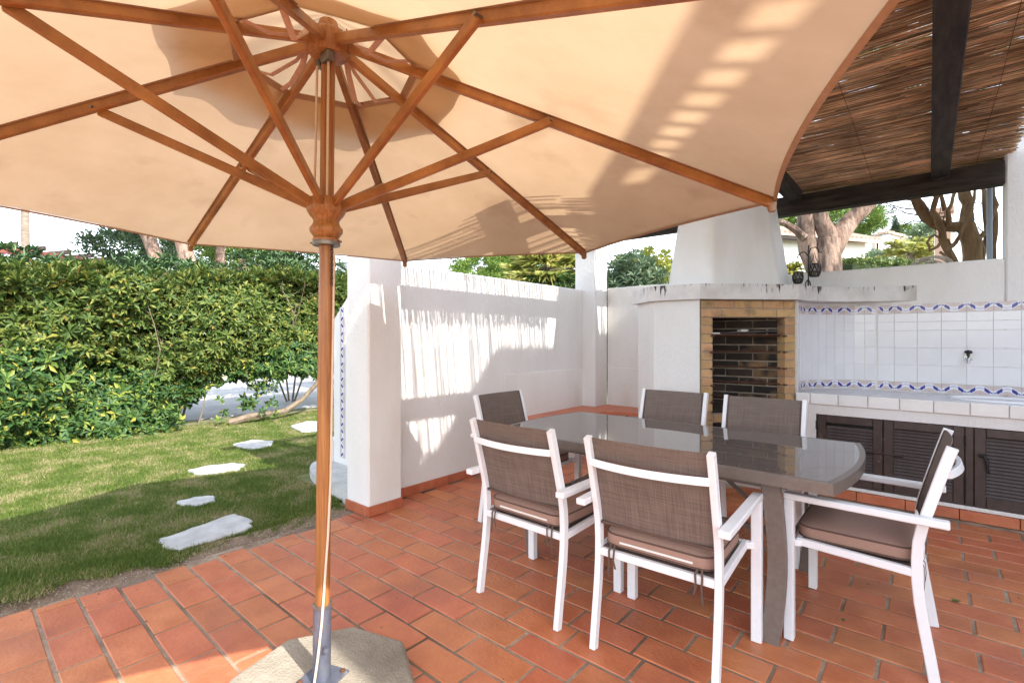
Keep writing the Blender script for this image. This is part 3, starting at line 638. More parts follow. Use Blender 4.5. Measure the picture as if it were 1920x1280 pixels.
# front wall with cabinet recess
MB().box(-.868, 2.1, YF+.003, YF+.08, .672, .751, .0).build('upper_front', STUCCO, sk)
MB().box(-.868, -.722, YF+.003, YF+.08, .0, .671, .0).build('side_front', STUCCO, sk)
MB().box(-.72, 2.1, YF+.001, YF+.08, .075, .102, .004).build('threshold', STUCCO2, sk)
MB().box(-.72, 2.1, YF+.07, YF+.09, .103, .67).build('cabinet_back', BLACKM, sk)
skirt(sk, (-.868, YF+.005), (2.1, YF+.005), n_out=(0, -1), h=.073, t=.02, L=.305, mat=TERRA, first=.12)
def door(x0, x1, handle):
    y = YF+.018; z0, z1 = .105, .668; fw = .062
    d = MB(); d.box(x0, x0+fw, y-.012, y+.02, z0, z1, .004); d.box(x1-fw, x1, y-.012, y+.02, z0, z1, .004)
    d.box(x0+fw, x1-fw, y-.0115, y+.0195, z1-fw, z1, .004); d.box(x0+fw, x1-fw, y-.0115, y+.0195, z0, z0+fw*1.25, .004)
    o = d.build('door', LOUVER, sk); n = 17; zz0 = z0+fw*1.25; h = (z1-fw-zz0)/n
    Mx = Matrix.Rotation(R(-28), 3, 'X'); me = None
    for k in range(n):
        if me is None:
            b = MB().cb((0, 0, 0), (x1-x0-2*fw+.004, .007, h*1.12), .0015, Mx); so_ = b.build('slat', LOUVER, o, local=True); me = so_.data
        else: so_ = link('slat', me, o)
        so_.location = Vector(((x0+x1)/2, y+.006, zz0+h*(k+.5)))-ROOT[sk.name]
    if handle == 'knob':
        MB().lathe((0, 0, 0), [(.004, 0), (.012, .004), (.020, .012), (.019, .02), (.008, .024)], 14).build('knob', BLACKM, o, smooth=True, local=True)
        kb = o.children[-1]; kb.rotation_euler = (R(90), 0, 0); kb.location = Vector((x1-.033, y-.012, .40))-ROOT[sk.name]
    elif handle == 'lever':
        hx = x0+.03
        hm = MB(); hm.tube([(hx, y-.012, .475), (hx, y-.035, .475)], .013, 10); hm.tube([(hx, y-.035, .475), (hx+.02, y-.045, .48), (hx+.033, y-.045, .45), (hx+.036, y-.042, .39), (hx+.044, y-.04, .36)], [.010, .012, .011, .009, .006], 8)
        hm.build('handle', BLACKM, o, smooth=True)
    return o
door(-.712, -.275, 'knob'); door(-.271, .195, None); door(.245, .70, 'lever'); door(.704, 1.16, None)
MB().box(.198, .242, YF+.004, YF+.05, .104, .669, .003).build('stile', LOUVER, sk)
for x, zs in ((-.717, (.58, .20)), (.197, (.575, .28, .20))):
    for z in zs: MB().tube([(x, YF+.0, z-.035), (x, YF+.0, z+.035)], .007, 8).build('hinge', BLACKM, sk, smooth=True)
# basin rim
mb = MB(); nn = 40
for r, z in ((1, CT+.001), (.985, CT+.012), (.94, CT+.014), (.90, CT+.006), (.8, CT-.002)):
    mb.v += [(.42+.30*r*math.cos(2*math.pi*k/nn), 5.13+.19*r*math.sin(2*math.pi*k/nn), z) for k in range(nn)]
mb.f = [(i*nn+k, i*nn+(k+1) % nn, (i+1)*nn+(k+1) % nn, (i+1)*nn+k) for i in range(4) for k in range(nn)]+[tuple(range(4*nn, 5*nn))]
mb.build('basin', GLAZE, sk, smooth=True)
# tiles on the curve and on the flat wall
def tile_at(x, y, nx_, ny_, wd, z0, z1, mat, name, uv=None):
    """tile standing on the wall at (x,y) with outward normal n, centre at mid height"""
    n_ = Vector((nx_, ny_, 0)).normalized(); t_ = Vector((-n_.y, n_.x, 0)); h = z1-z0; hw = wd/2-.0011; hh = h/2-.0011; b = .001; th = .004
    c = Vector((x, y, (z0+z1)/2))+n_*.001
    P = lambda a, zz, d: c+t_*a+Vector((0, 0, zz))+n_*d
    v = [P(-hw+b, -hh+b, th), P(hw-b, -hh+b, th), P(hw-b, hh-b, th), P(-hw+b, hh-b, th), P(-hw, -hh, th-b), P(hw, -hh, th-b), P(hw, hh, th-b), P(-hw, hh, th-b), P(-hw, -hh, 0), P(hw, -hh, 0), P(hw, hh, 0), P(-hw, hh, 0)]
    f = [(0, 1, 2, 3)]+[(4+i, 4+(i+1) % 4, (i+1) % 4, i) for i in range(4)]+[(8+i, 8+(i+1) % 4, 4+(i+1) % 4, 4+i) for i in range(4)]
    o = MB().add(v, f).build(name, mat, sk)
    if uv:
        me = o.data; L_ = me.uv_layers.new(name='UVMap')
        for lp in me.loops:
            p = Vector(me.vertices[lp.vertex_index].co)+ROOT[sk.name]-c; a = (p.dot(t_)/wd+.5); vv = p.z/h+.5
            if uv == 'flip': vv = 1-vv
            if uv == 'vert': a, vv = p.z/h+.5, p.dot(t_)/wd+.5
            L_.data[lp.index].uv = (a*(2 if uv == 'vert2' else 1), vv)
    return o
rows = [(.925, 1.075), (1.075, 1.225), (1.225, 1.375), (1.375, 1.45), (1.45, 1.525)]
cols = []
NC = 12; a0, a1 = 195.5, 91
for k in range(NC):
    aa = a0+(a1-a0)*(k+.5)/NC; ca, sa = math.cos(R(aa)), math.sin(R(aa)); r = AR
    cols.append((AC[0]+r*ca, AC[1]+r*sa, -ca, -sa, 2*AR*math.sin(R((a0-a1)/NC/2)), 'curve'))
xx = -.352; first = True
while xx < 1.7:
    wd = .118 if first else .157; cols.append((xx+wd/2, YB, 0, -1, wd, 'flat')); xx += wd; first = False
for k, (x, y, a, b, wd, kind) in enumerate(cols):
    if k == 0:
        for z0 in np.arange(.85, 1.59, .15): tile_at(x, y, a, b, wd, float(z0), min(1.60, float(z0)+.15), AZUL, 'border_tile', 'vert')
        continue
    for z0, z1 in rows: tile_at(x, y, a, b, wd, z0, z1, GLAZE, 'wall_tile')
for k in range(1, NC):
    x, y, a, b, wd, _ = cols[k]
    for z0, z1, fl in ((.846, .923, 'n'), (1.527, 1.604, 'flip')):
        o = tile_at(x, y, a, b, wd, z0, z1, AZUL, 'border_tile', 'flip' if fl == 'flip' else 'n')
        for l in o.data.uv_layers[0].data: l.uv = (l.uv[0]*.5+(.5 if k % 2 == 0 else 0), l.uv[1])
for x, y, a, b, wd, kind in cols[NC:]:
    for z0, z1, fl in ((.846, .923, 'n'), (1.527, 1.604, 'flip')): tile_at(x, y, a, b, wd, z0, z1, AZUL, 'border_tile', fl)
# bib tap on the wall
tp = thing('wall_tap', 'chrome garden tap on the white tiled wall above the basin', 'tap', (.245, YB-.01, 1.15))
MB().tube([(.245, YB-.006, 1.150), (.245, YB-.05, 1.150), (.245, YB-.075, 1.14), (.245, YB-.085, 1.105)], [.014, .013, .013, .010], 12).build('spout', CHROME, tp, smooth=True)
MB().lathe((.245, YB-.045, 1.16), [(.010, 0), (.010, .02), (.024, .024), (.026, .035), (.018, .046), (.004, .05)], 14).build('handle', BLACKM, tp, smooth=True)
MB().cb((.245, YB-.008, 1.150), (.05, .006, .05), .002).build('wall_flange', CHROME, tp)

# lantern stand on the mantel
ls = thing('lantern_stand', 'thin black iron stand with two curled arms on the mantel', 'lantern stand', tuple(at(1517, 533, 4.45)))
Lb = at(1516, 533, 4.45); Lb.z = 1.766; bpx = lambda x, y: at(x, y, 4.45)
mb = MB(); mb.tube([Lb, bpx(1515.5, 500), bpx(1516, 460)], .006, 6)
for dx, dy in ((-6, 1), (0, 2.5), (6, 1)): mb.tube([bpx(1515, 524), bpx(1515+dx*.6, 529), Vector((*bpx(1515+dx, 534).xy, 1.768))], .005, 5)
mb.build('stem', BLACKM, ls, smooth=True)
MB().tube([bpx(1516, 478), bpx(1520, 466), bpx(1528, 463), bpx(1534, 467), bpx(1536, 473), bpx(1541, 473)], .005, 6).build('arm', BLACKM, ls, smooth=True)
MB().tube([bpx(1515, 480), bpx(1510, 473), bpx(1503, 473), bpx(1498, 478), bpx(1494.5, 482), bpx(1494, 485)], .005, 6).build('arm', BLACKM, ls, smooth=True)
def lantern(px, py, wpx, hpx, lab, ch):
    c = at(px, py, 4.45); r = wpx/913.7*4.45/2; h = hpx/913.7*4.45
    t = thing('candle_lantern', lab, 'lantern', tuple(c), group='hanging wire lanterns on the mantel')
    gl = MB().lathe((c.x, c.y, c.z-h), [(r*.72, 0), (r*.98, h*.35), (r, h*.62), (r*.86, h), (r*.82, h), (r*.94, h*.6), (r*.66, h*.05)], 14); gl.build('glass_cup', LANTG, t, smooth=True)
    wr = MB()
    for k in range(9):
        a = 2*math.pi*k/9; pr_ = [(r*.75, 0), (r*1.03, h*.35), (r*1.05, h*.62), (r*.9, h*1.02)]
        wr.tube([c+Vector((q*math.cos(a+.25*i), q*math.sin(a+.25*i), z-h)) for i, (q, z) in enumerate(pr_)], .0035, 4)
        wr.tube([c+Vector((q*math.cos(a-.25*i), q*math.sin(a-.25*i), z-h)) for i, (q, z) in enumerate(pr_)], .0035, 4)
    for q, z in ((r*1.03, h*.35), (r*.9, h*1.02), (r*.75, 0)): wr.tube([c+Vector((q*math.cos(2*math.pi*i/16), q*math.sin(2*math.pi*i/16), z-h)) for i in range(17)], .004, 4)
    wr.build('wire_cage', BLACKM, t)
    MB().tube([c+Vector((-r*.9, 0, 0)), c+Vector((-r*.2, 0, ch*.5)), c+Vector((0, 0, ch)), c+Vector((r*.2, 0, ch*.5)), c+Vector((r*.9, 0, 0))], .003, 4).build('chain', BLACKM, t)
LANTG = M('dusty_lantern_glass', (.10, .085, .07), (.22, .19, .16), 40, .25)
lantern(1496, 511, 17, 20, 'small dark wire lantern hanging low on the left of its stand', .16)
lantern(1527, 496, 20, 22, 'dark wire lantern hanging higher on the right of its stand', .12)

# ------------------------------------------------------------------ pergola: beams, rafters, reed roof
pg = thing('pergola', 'dark stained timber pergola roofed with brown reed matting', 'pergola', (-1.4, 3.7, 2.5))
MB().box(-3.40, .458, YB-.02, YB+.10, 2.537, 2.722, .006).build('back_beam', DARKWOODX, pg)
MB().box(-3.40, .90, 2.07, 2.19, 2.537, 2.655, .006).build('front_beam', DARKWOODX, pg)
for x0 in (.012, -1.066, -2.14, -3.215):
    MB().box(x0, x0+.12, 1.87, YB+.015 if x0 > -3 else YB+.10, 2.658, 2.765, .006).build('rafter', DARKWOOD, pg)
    if x0 > -3: MB().box(x0+.004, x0+.116, YB-.06, YB-.021, 2.64, 2.70, .004).build('rafter_end', DARKWOOD, pg)
def reeds(x0, x1, y0, y1, cover, z, seglen=(.8, 1.7), jag=.05, dia=(.005, .011), cut=None, gap=(.008, .038)):
    """bundle of reed stems lying along X; returns list of (xa,xb,y,z,r,tilt)"""
    out = []; y = y0; run = 2
    while y < y1:
        d = random.uniform(*dia); step = d/cover*random.uniform(.55, 1.45); x = x0+random.uniform(-jag, jag)
        while x < x1-.05:
            L_ = random.uniform(*seglen); e = min(x+L_, x1+random.uniform(-jag, jag)); yy = y+random.gauss(0, .003); tl = random.gauss(0, .006)
            if cut is None or not cut(x, e, yy): out.append((x, e, yy, z+random.uniform(-.006, .006), d/2, tl))
            x = e+random.uniform(-.02, .03)
        run -= 1
        if run > 0: y += d*.9
        else: y += random.uniform(*gap); run = random.randint(1, 4)
    return out
hole = lambda xa, xb, y: 4.28 < y < 5.32
ALL = []
def clip_hood(lst):
    res = []
    for xa, xb, y, z, r, t in lst:
        if 4.36 < y < 5.22 and xa < -1.05 and xb > -1.85:
            if xa < -1.88: res.append((xa, -1.88, y, z, r, t))
            if xb > -1.06: res.append((-1.06, xb, y, z, r, t))
        else: res.append((xa, xb, y, z, r, t))
    return [q for q in res if q[1]-q[0] > .03]
# dense matting over the right bays (two overlapping layers); its left edge runs askew
def left_edge(y):   # where the dense double mat ends
    return -.47 if y < 3.0 else -1.03
for lay, z in ((0, 2.775), (1, 2.789)):
    y = 1.91
    while y < 6.05:
        d = random.uniform(.0035, .008); x = left_edge(y)+random.uniform(-.03, .03)+.02*lay; lim = .50+random.uniform(-.05, .03)
        while x < lim-.05:
            e = min(lim, x+random.uniform(.25, 1.1)); ALL.append((x, e, y+random.gauss(0, .004), z+random.uniform(-.007, .007), d/2, random.gauss(0, .022))); x = e+random.uniform(-.03, .05)
        y += d*random.uniform(.65, 1.42)
# thin weathered matting over the left bays
ALL += reeds(-3.22, -.47, 2.22, 3.0, .40, 2.775, (.9, 1.8), .04); ALL += reeds(-3.22, -1.03, 3.0, 5.50, .40, 2.775, (.9, 1.8), .04)
ALL += reeds(-2.16, -1.03, 1.93, 2.22, .55, 2.775, (.5, 1.0), .08)
ALL += reeds(-1.06, -.45, 1.88, 2.0, .45, 2.775, (.3, .7), .12)
# frayed strip beside the second rafter
ALL += reeds(-1.95, -1.73, 2.22, 5.15, .80, 2.785, (.12, .22), .035, gap=(.008, .028)); ALL += reeds(-1.95, -1.76, 2.22, 5.15, .80, 2.79, (.10, .18), .05, gap=(.01, .035))
ALL = clip_hood(ALL)
A = np.array(ALL); n = len(A); k6 = 5; an = np.arange(k6)*2*np.pi/k6
xa, xb, yy, zz, rr, tl = A.T
ring = np.stack([np.cos(an), np.sin(an)], 1)
V = np.zeros((n, 2, k6, 3)); sag = rng.normal(0, .004, n)
for e, xv, sg in ((0, xa, -1), (1, xb, 1)):
    V[:, e, :, 0] = xv[:, None]; V[:, e, :, 1] = (yy+sg*tl*(xb-xa)/2)[:, None]+rr[:, None]*ring[None, :, 0]; V[:, e, :, 2] = (zz+sg*sag)[:, None]+rr[:, None]*ring[None, :, 1]
base = (np.arange(n)*2*k6)[:, None]; q = np.arange(k6); F = np.stack([base+q, base+(q+1) % k6, base+k6+(q+1) % k6, base+k6+q], 2).reshape(-1, 4)
np_mesh('reed_matting', V.reshape(-1, 3), F, REED, pg, kind='stuff')
# binding wires under the matting
mb = MB()
for x in (-.40, .30): mb.tube([(x, 1.92, 2.766), (x+.01, 4.0, 2.764), (x, 6.0, 2.767)], .0014, 4)
mb.build('binding_wire', RUST, pg)

# ------------------------------------------------------------------ house to the right of the terrace (out of frame; it shades the terrace)
hs = thing('house', 'white two-storey house with an outside stair rising beside the terrace', 'house', (3.0, 4.0, 0))
HX = 3.0; hz = lambda w_: w_+.875*HX; hy = lambda u_: u_-.08*HX
LINE = [(.86, 2.20), (1.84, 3.02), (2.2, 3.05), (2.575, 3.23), (2.975, 3.68), (3.36, 4.11), (9.5, 4.11)]
lw = lambda u_: float(np.interp(u_, [p[0] for p in LINE], [p[1] for p in LINE]))
prof = [(hy(.86), -.05), (hy(.86), hz(lw(.86)-.27)), (hy(1.80), hz(lw(1.80)-.27)), (hy(1.80), hz(lw(1.80)))]+[(hy(u_), hz(w_)) for u_, w_ in LINE[1:]]+[(hy(9.5), -.05)]
mb = MB(); n = len(prof); mb.v = [(HX, y, z) for y, z in prof]+[(HX+.18, y, z) for y, z in prof]; mb.f = [tuple(range(n)), tuple(range(n, 2*n))]+[(i, (i+1) % n, n+(i+1) % n, n+i) for i in range(n)]
mb.build('gable_wall', FARWHITE, hs)
MB().box(HX+.2, 8.5, 3.4, 9.2, -.05, hz(3.6)).build('wall', FARWHITE, hs)
rl = MB(); rl.v = [(x, hy(u_), hz(lw(u_)+dz)) for x in (HX, HX+.04) for u_, dz in ((.86, -.12), (.86, 0), (1.80, 0), (1.80, -.12))]; rl.f = [(0, 1, 2, 3), (4, 5, 6, 7), (0, 1, 5, 4), (1, 2, 6, 5), (2, 3, 7, 6), (3, 0, 4, 7)]
rl.build('stair_rail', FARWHITE, hs)
u = .90
while u < 1.8:
    MB().box(HX+.005, HX+.025, hy(u)-.017, hy(u)+.017, hz(lw(u)-.28), hz(lw(u)-.10)).build('baluster', FARWHITE, hs); u += .10

# ------------------------------------------------------------------ parasol
POLEB = Vector((-1.655, .884, .09)); AX = Vector((.0120, .0051, 1)).normalized()
def pax(z): return POLEB+AX*((z-POLEB.z)/AX.z)
TIPS = [Vector(t) for t in ((-3.267, .94, 1.844), (-2.756, 2.08, 1.832), (-1.588, 2.525, 1.816), (-.447, 2.013, 1.806), (-.003, .845, 1.806), (-.514, -.295, 1.818), (-1.682, -.74, 1.833), (-2.823, -.228, 1.844))]
HUB = pax(2.36)
ps = thing('parasol', 'large open beige canvas parasol with a teak pole and eight ribs', 'parasol', tuple(pax(.09)))
MB().tube([pax(.30), pax(.6), pax(1.0), pax(1.62), pax(1.9), pax(2.2), pax(2.40)], [.0255, .0255, .025, .0245, .024, .024, .024], 20).build('pole', TEAKP, ps, smooth=True)
# turned runner with notched crown
rc = pax(1.655)
prof = [(.030, -.012), (.045, -.010), (.047, .000), (.040, .003), (.046, .012), (.056, .026), (.056, .038), (.047, .050), (.043, .062), (.047, .072), (.060, .088), (.066, .100), (.067, .132), (.060, .142), (.030, .144)]
MB().lathe(rc, prof, 28).build('runner', TEAKP, ps, smooth=True)
MB().lathe(pax(1.638), [(.026, -.006), (.046, -.006), (.048, .0), (.046, .010), (.026, .010)], 24).build('runner_collar', GALV, ps, smooth=True)
MB().lathe(pax(2.30), [(.028, .0), (.060, .004), (.072, .018), (.074, .070), (.066, .085), (.040, .10), (.03, .13)], 24).build('hub', TEAKP, ps, smooth=True)
MB().cb(pax(2.285)+Vector((.03, -.02, 0)), (.05, .03, .035), .004).build('pulley_bracket', GALV, ps)
MB().cb(pax(2.29)+Vector((-.04, -.005, 0)), (.03, .035, .03), .004).build('pulley_bracket', GALV, ps)
RIBTOP = .034
for k, T in enumerate(TIPS):
    d = (T-HUB); h = Vector((d.x, d.y, 0)).normalized(); a = HUB+h*.045-Vector((0, 0, .01)); L3 = T-a
    rb = MB().bar(a, T, .024, RIBTOP, .004).build('rib', TEAK, ps)
    MB().lathe(T+h*.002+Vector((0, 0, -.020)), [(.003, -.014), (.013, -.010), (.016, .0), (.016, .022), (.010, .03)], 10).build('rib_tip', TEAK if k != 3 else HEM, rb, smooth=True)
    m = a+L3*.475; side = h.cross(Vector((0, 0, 1))); q = pax(1.775)+h*.055
    for sg in (-1, 1):
        pass
    st = MB().bar(q, m+side*.022-Vector((0, 0, .006)), .020, .032, .004).build('strut', TEAK, ps)
    e = m+side*.030-Vector((0, 0, .006)); MB().tube([e-side*.05, e+side*.008], .0045, 8).build('pivot_pin', GALV, st, smooth=True)
# canvas: eight panels stretched between the ribs with an open vent ring under a raised cap
def canopy_pts(rad, k, f, up):
    """point at fraction rad from hub to rim, f between rib k and k+1"""
    A_, B_ = TIPS[k], TIPS[(k+1) % 8]; c = HUB+Vector((0, 0, up)); p = c+((A_+(B_-A_)*f)+Vector((0, 0, up))-c)*rad
    return p
def panel_mesh(name, r0, r1, up, sag, mat, nr=14, nf=12, scal=.0, parent=None, ripple=0, rise=0):
    mb = MB()
    for k in range(8):
        for i in range(nr+1):
            rad = r0+(r1-r0)*i/nr
            for j in range(nf):
                f = j/nf; p = canopy_pts(rad, k, f, up); w_ = 4*f*(1-f)
                p.z += -sag*w_*rad*math.sin(math.pi*min(1, rad))*1.0 + rise*(1-(i/nr))
                # the hem draws inward a little between the ribs
                c = HUB; hv = Vector((p.x-c.x, p.y-c.y, 0)); p -= hv*(scal*w_*max(0, (rad-.55)/.45)**2)
                if ripple: p.z += ripple*math.sin(k*3+f*9)*i/nr
                mb.v.append(tuple(p))
    n = nf; N = (nr+1)*nf
    idx = lambda k, i, j: ((k+(j//nf)) % 8)*N+i*nf+(j % nf)
    mb.f = [(idx(k, i, j), idx(k, i, j+1), idx(k, i+1, j+1), idx(k, i+1, j)) for k in range(8) for i in range(nr) for j in range(nf)]
    return mb.build(name, mat, parent, smooth=True)
UPZ = RIBTOP/2+.004
cv = panel_mesh('canopy', .185, 1.012, UPZ, -.012, CANVAS, 20, 16, .028, ps)
cap = panel_mesh('vent_cap', .0, .315, UPZ+.045, .0, CANVAS, 6, 16, 0, ps, ripple=.012, rise=.03)
# hem of the canvas, hanging slightly
mb = MB(); ring = []
for k in range(8):
    for j in range(16):
        f = j/16; p = canopy_pts(1.012, k, f, UPZ); hv = Vector((p.x-HUB.x, p.y-HUB.y, 0)); p -= hv*(.028*4*f*(1-f)); ring.append((p, hv.normalized()))
n = len(ring); mb.v = [tuple(p) for p, h in ring]+[tuple(p+h*.002-Vector((0, 0, .009))) for p, h in ring]+[tuple(p-h*.013-Vector((0, 0, .003))) for p, h in ring]
mb.f = [(i, (i+1) % n, n+(i+1) % n, n+i) for i in range(n)]+[(n+i, n+(i+1) % n, 2*n+(i+1) % n, 2*n+i) for i in range(n)]
mb.build('hem', HEM, ps, smooth=True)
# inner vent hem and rib pockets
mb = MB(); n = 128
for r_, dz in ((.185, -.001), (.20, -.006)):
    for k in range(8):
        for j in range(16): p = canopy_pts(r_, k, j/16, UPZ); mb.v.append((p.x, p.y, p.z+dz))
mb.f = [(i, (i+1) % n, n+(i+1) % n, n+i) for i in range(n)]; mb.build('vent_hem', HEM, ps, smooth=True)
mb = MB()
for k, T in enumerate(TIPS):
    h = Vector((T.x-HUB.x, T.y-HUB.y, 0)).normalized(); s_ = h.cross(Vector((0, 0, 1)))
    a = HUB+h*.33+Vector((0, 0, UPZ-.002-.105)); d = (T-HUB); a = HUB+d*.2+Vector((0, 0, UPZ-.003)); b = HUB+d*1.0+Vector((0, 0, UPZ-.003))
    mb.bar(a, b, .040, .002, .0005)
mb.build('rib_pocket', HEM, ps)
for k, T in enumerate(TIPS):      # slack webbing loops at the hub
    d = (T-HUB); h = Vector((d.x, d.y, 0)).normalized(); s_ = h.cross(Vector((0, 0, 1)))*(.036 if k % 2 else -.036)
    a = HUB+h*.075+s_; pts = [a+Vector((0, 0, .02)), a+h*.05-Vector((0, 0, .05)), a+h*.14-Vector((0, 0, .085+.02*(k % 3))), a+h*.24-Vector((0, 0, .08)), a+d*.21+Vector((0, 0, .025))]
    pts = [pts[0]]+[pts[i]+(pts[i+1]-pts[i])*f for i in range(4) for f in (.5, 1)]
    MB().tube(pts, .011, 6, flat=.3).build('strap', STRAP, ps, smooth=True)
# hoisting cords and pin chain
for off, zt in ((Vector((-.026, -.028, 0)), 1.80), (Vector((.034, -.018, 0)), 1.80)):
    MB().tube([pax(2.27)+off, pax(2.0)+off*1.05, pax(zt)+off*1.15], .0042, 6).build('cord', ROPE, ps, smooth=True)
mb = MB(); o_ = Vector((.040, .0, 0))
for i in range(13):
    c = pax(1.635-.0115*i)+o_+Vector((0, 0, -.004)); a = i % 2
    mb.tube([c+Vector(((math.cos(t)*.0045 if a else 0), (0 if a else math.cos(t)*.0045), math.sin(t)*.008)) for t in np.linspace(0, 6.283, 9)], .0014, 4)
mb.build('pin_chain', BLACKM, ps)
MB().tube([pax(1.645)+Vector((-.055, -.03, 0)), pax(1.645)+Vector((.05, .03, 0))], .004, 6).build('locking_pin', GALV, ps)
MB().tube([pax(1.60)+RT*.030-FW*.004, pax(1.2)+RT*.029-FW*.006, pax(.8)+RT*.028-FW*.010, pax(.6)+RT*.024-FW*.018, pax(.42)+RT*.016-FW*.026, pax(.30)+RT*.011-FW*.034, pax(.18)+RT*.001-FW*.040, pax(.10)-RT*.008-FW*.045], .0042, 6).build('cord', ROPE, ps, smooth=True)
# base: octagonal slab, steel foot
bs = thing('concrete_pedestal', 'octagonal rough concrete slab with a blue-grey steel socket holding the parasol', 'pedestal', (-1.655, .884, 0))
oc = [(.34*math.cos(R(22.5+17+45*k)), .34*math.sin(R(22.5+17+45*k))) for k in range(8)]; mb = MB(); n = 8
for r_, z in ((.985, 0), (1.0, .01), (1.0, .062), (.965, .08)): mb.v += [(-1.655+x*r_, .884+y*r_, z) for x, y in oc]
mb.f = [(i*n+k, i*n+(k+1) % n, (i+1)*n+(k+1) % n, (i+1)*n+k) for i in range(3) for k in range(n)]+[tuple(range(24, 32))]
sl_ = mb.build('slab', CONC, bs); bv = sl_.modifiers.new('bevel', 'BEVEL'); bv.width = .012; bv.segments = 3
MB().cb((-1.655, .884, .0855), (.135, .135, .009), .003, Matrix.Rotation(R(20), 3, 'Z')).build('foot_plate', STEELB, bs)
MB().tube([POLEB, POLEB+AX*.20, POLEB+AX*.262], [.031, .0305, .0305], 24, cap=False).build('socket', STEELB, bs, smooth=True)
MB().lathe(POLEB+AX*.255, [(.0300, 0), (.0335, .001), (.0335, .008), (.0300, .010), (.0265, .009)], 24).build('socket_rim', GALV, bs, smooth=True)
for k in range(4):
    a = R(65+90*k); MB().lathe((-1.655+.072*math.cos(a), .884+.072*math.sin(a), .089), [(.002, .0), (.010, .0), (.010, .007), (.004, .009)], 6).build('bolt', RUST, bs)
MB().tube([POLEB+AX*.12+Vector((.028, -.006, 0)), POLEB+AX*.12+Vector((.05, -.012, 0))], .008, 8).build('clamp_screw', STEELB, bs, smooth=True)

# ------------------------------------------------------------------ table
TC = Vector((-1.165, 2.725, 0)); tb = thing('dining_table', 'taupe metal dining table with a dark glossy glass top', 'table', tuple(TC))
def table_poly(hl, hw, bow, ins=0):
    P = []; hl -= ins; hw -= ins
    for i in range(11): t = -1+2*i/10; P.append((TC.x+hl+bow*(1-t*t), TC.y+t*hw))
    for i in range(11): t = 1-2*i/10; P.append((TC.x-hl-bow*(1-t*t), TC.y+t*hw))
    return P
outer = table_poly(.885, .49, .055); inn = table_poly(.885, .49, .055, .024); n = len(outer)
mb = MB(); mb.v = [(x, y, .692) for x, y in outer]+[(x, y, .737) for x, y in outer]+[(x*.999+TC.x*.001, y*.999+TC.y*.001, .74) for x, y in outer]+[(x, y, .74) for x, y in inn]+[(x, y, .692) for x, y in inn]
mb.f = [(r*n+i, r*n+(i+1) % n, (r+1)*n+(i+1) % n, (r+1)*n+i) for r in range(4) for i in range(n)]+[(4*n+i, 4*n+(i+1) % n, (i+1) % n, i) for i in range(n)]
mb.build('rim', TAUPE, tb)
MB().prism(table_poly(.885, .49, .055, .0235), .728, .7405).build('glass_top', GLASS, tb)
for sx in (-1, 1):
    for sy in (-1, 1):
        x, y = TC.x+sx*.655, TC.y+sy*.415
        pts = [(x+sx*(.030*math.sin(t*3.14159)-.01), y, .70*(1-t)) for t in np.linspace(0, 1, 12)]
        MB().sweep(pts, (.03, .075), (0, 1, 0)).build('leg', TAUPE, tb, smooth=True)
for sx in (-1, 1):
    x = TC.x+sx*.655
    MB().bar((x-.0, TC.y-.40, .675), (x, TC.y+.40, .675), .03, .03).build('cross_rail', TAUPE, tb)
    MB().bar((x, TC.y-.40, .33), (x, TC.y+.40, .33), .022, .03).build('stretcher', TAUPE, tb)
MB().bar((TC.x-.65, TC.y, .33), (TC.x+.65, TC.y, .33), .022, .03).build('stretcher', TAUPE, tb)
for sx in (-1, 1):
    MB().bar((TC.x+sx*.62, TC.y, .335), (TC.x+sx*.18, TC.y, .685), .018, .018).build('brace', TAUPE, tb)
    MB().tube([(TC.x+sx*.15, TC.y, .33), (TC.x+sx*.15, TC.y, .69)], .011, 8).build('post', TAUPE, tb)
for sy in (-1, 1): MB().bar((TC.x-.63, TC.y+sy*.41, .675), (TC.x+.63, TC.y+sy*.41, .675), .028, .028).build('side_rail', TAUPE, tb)

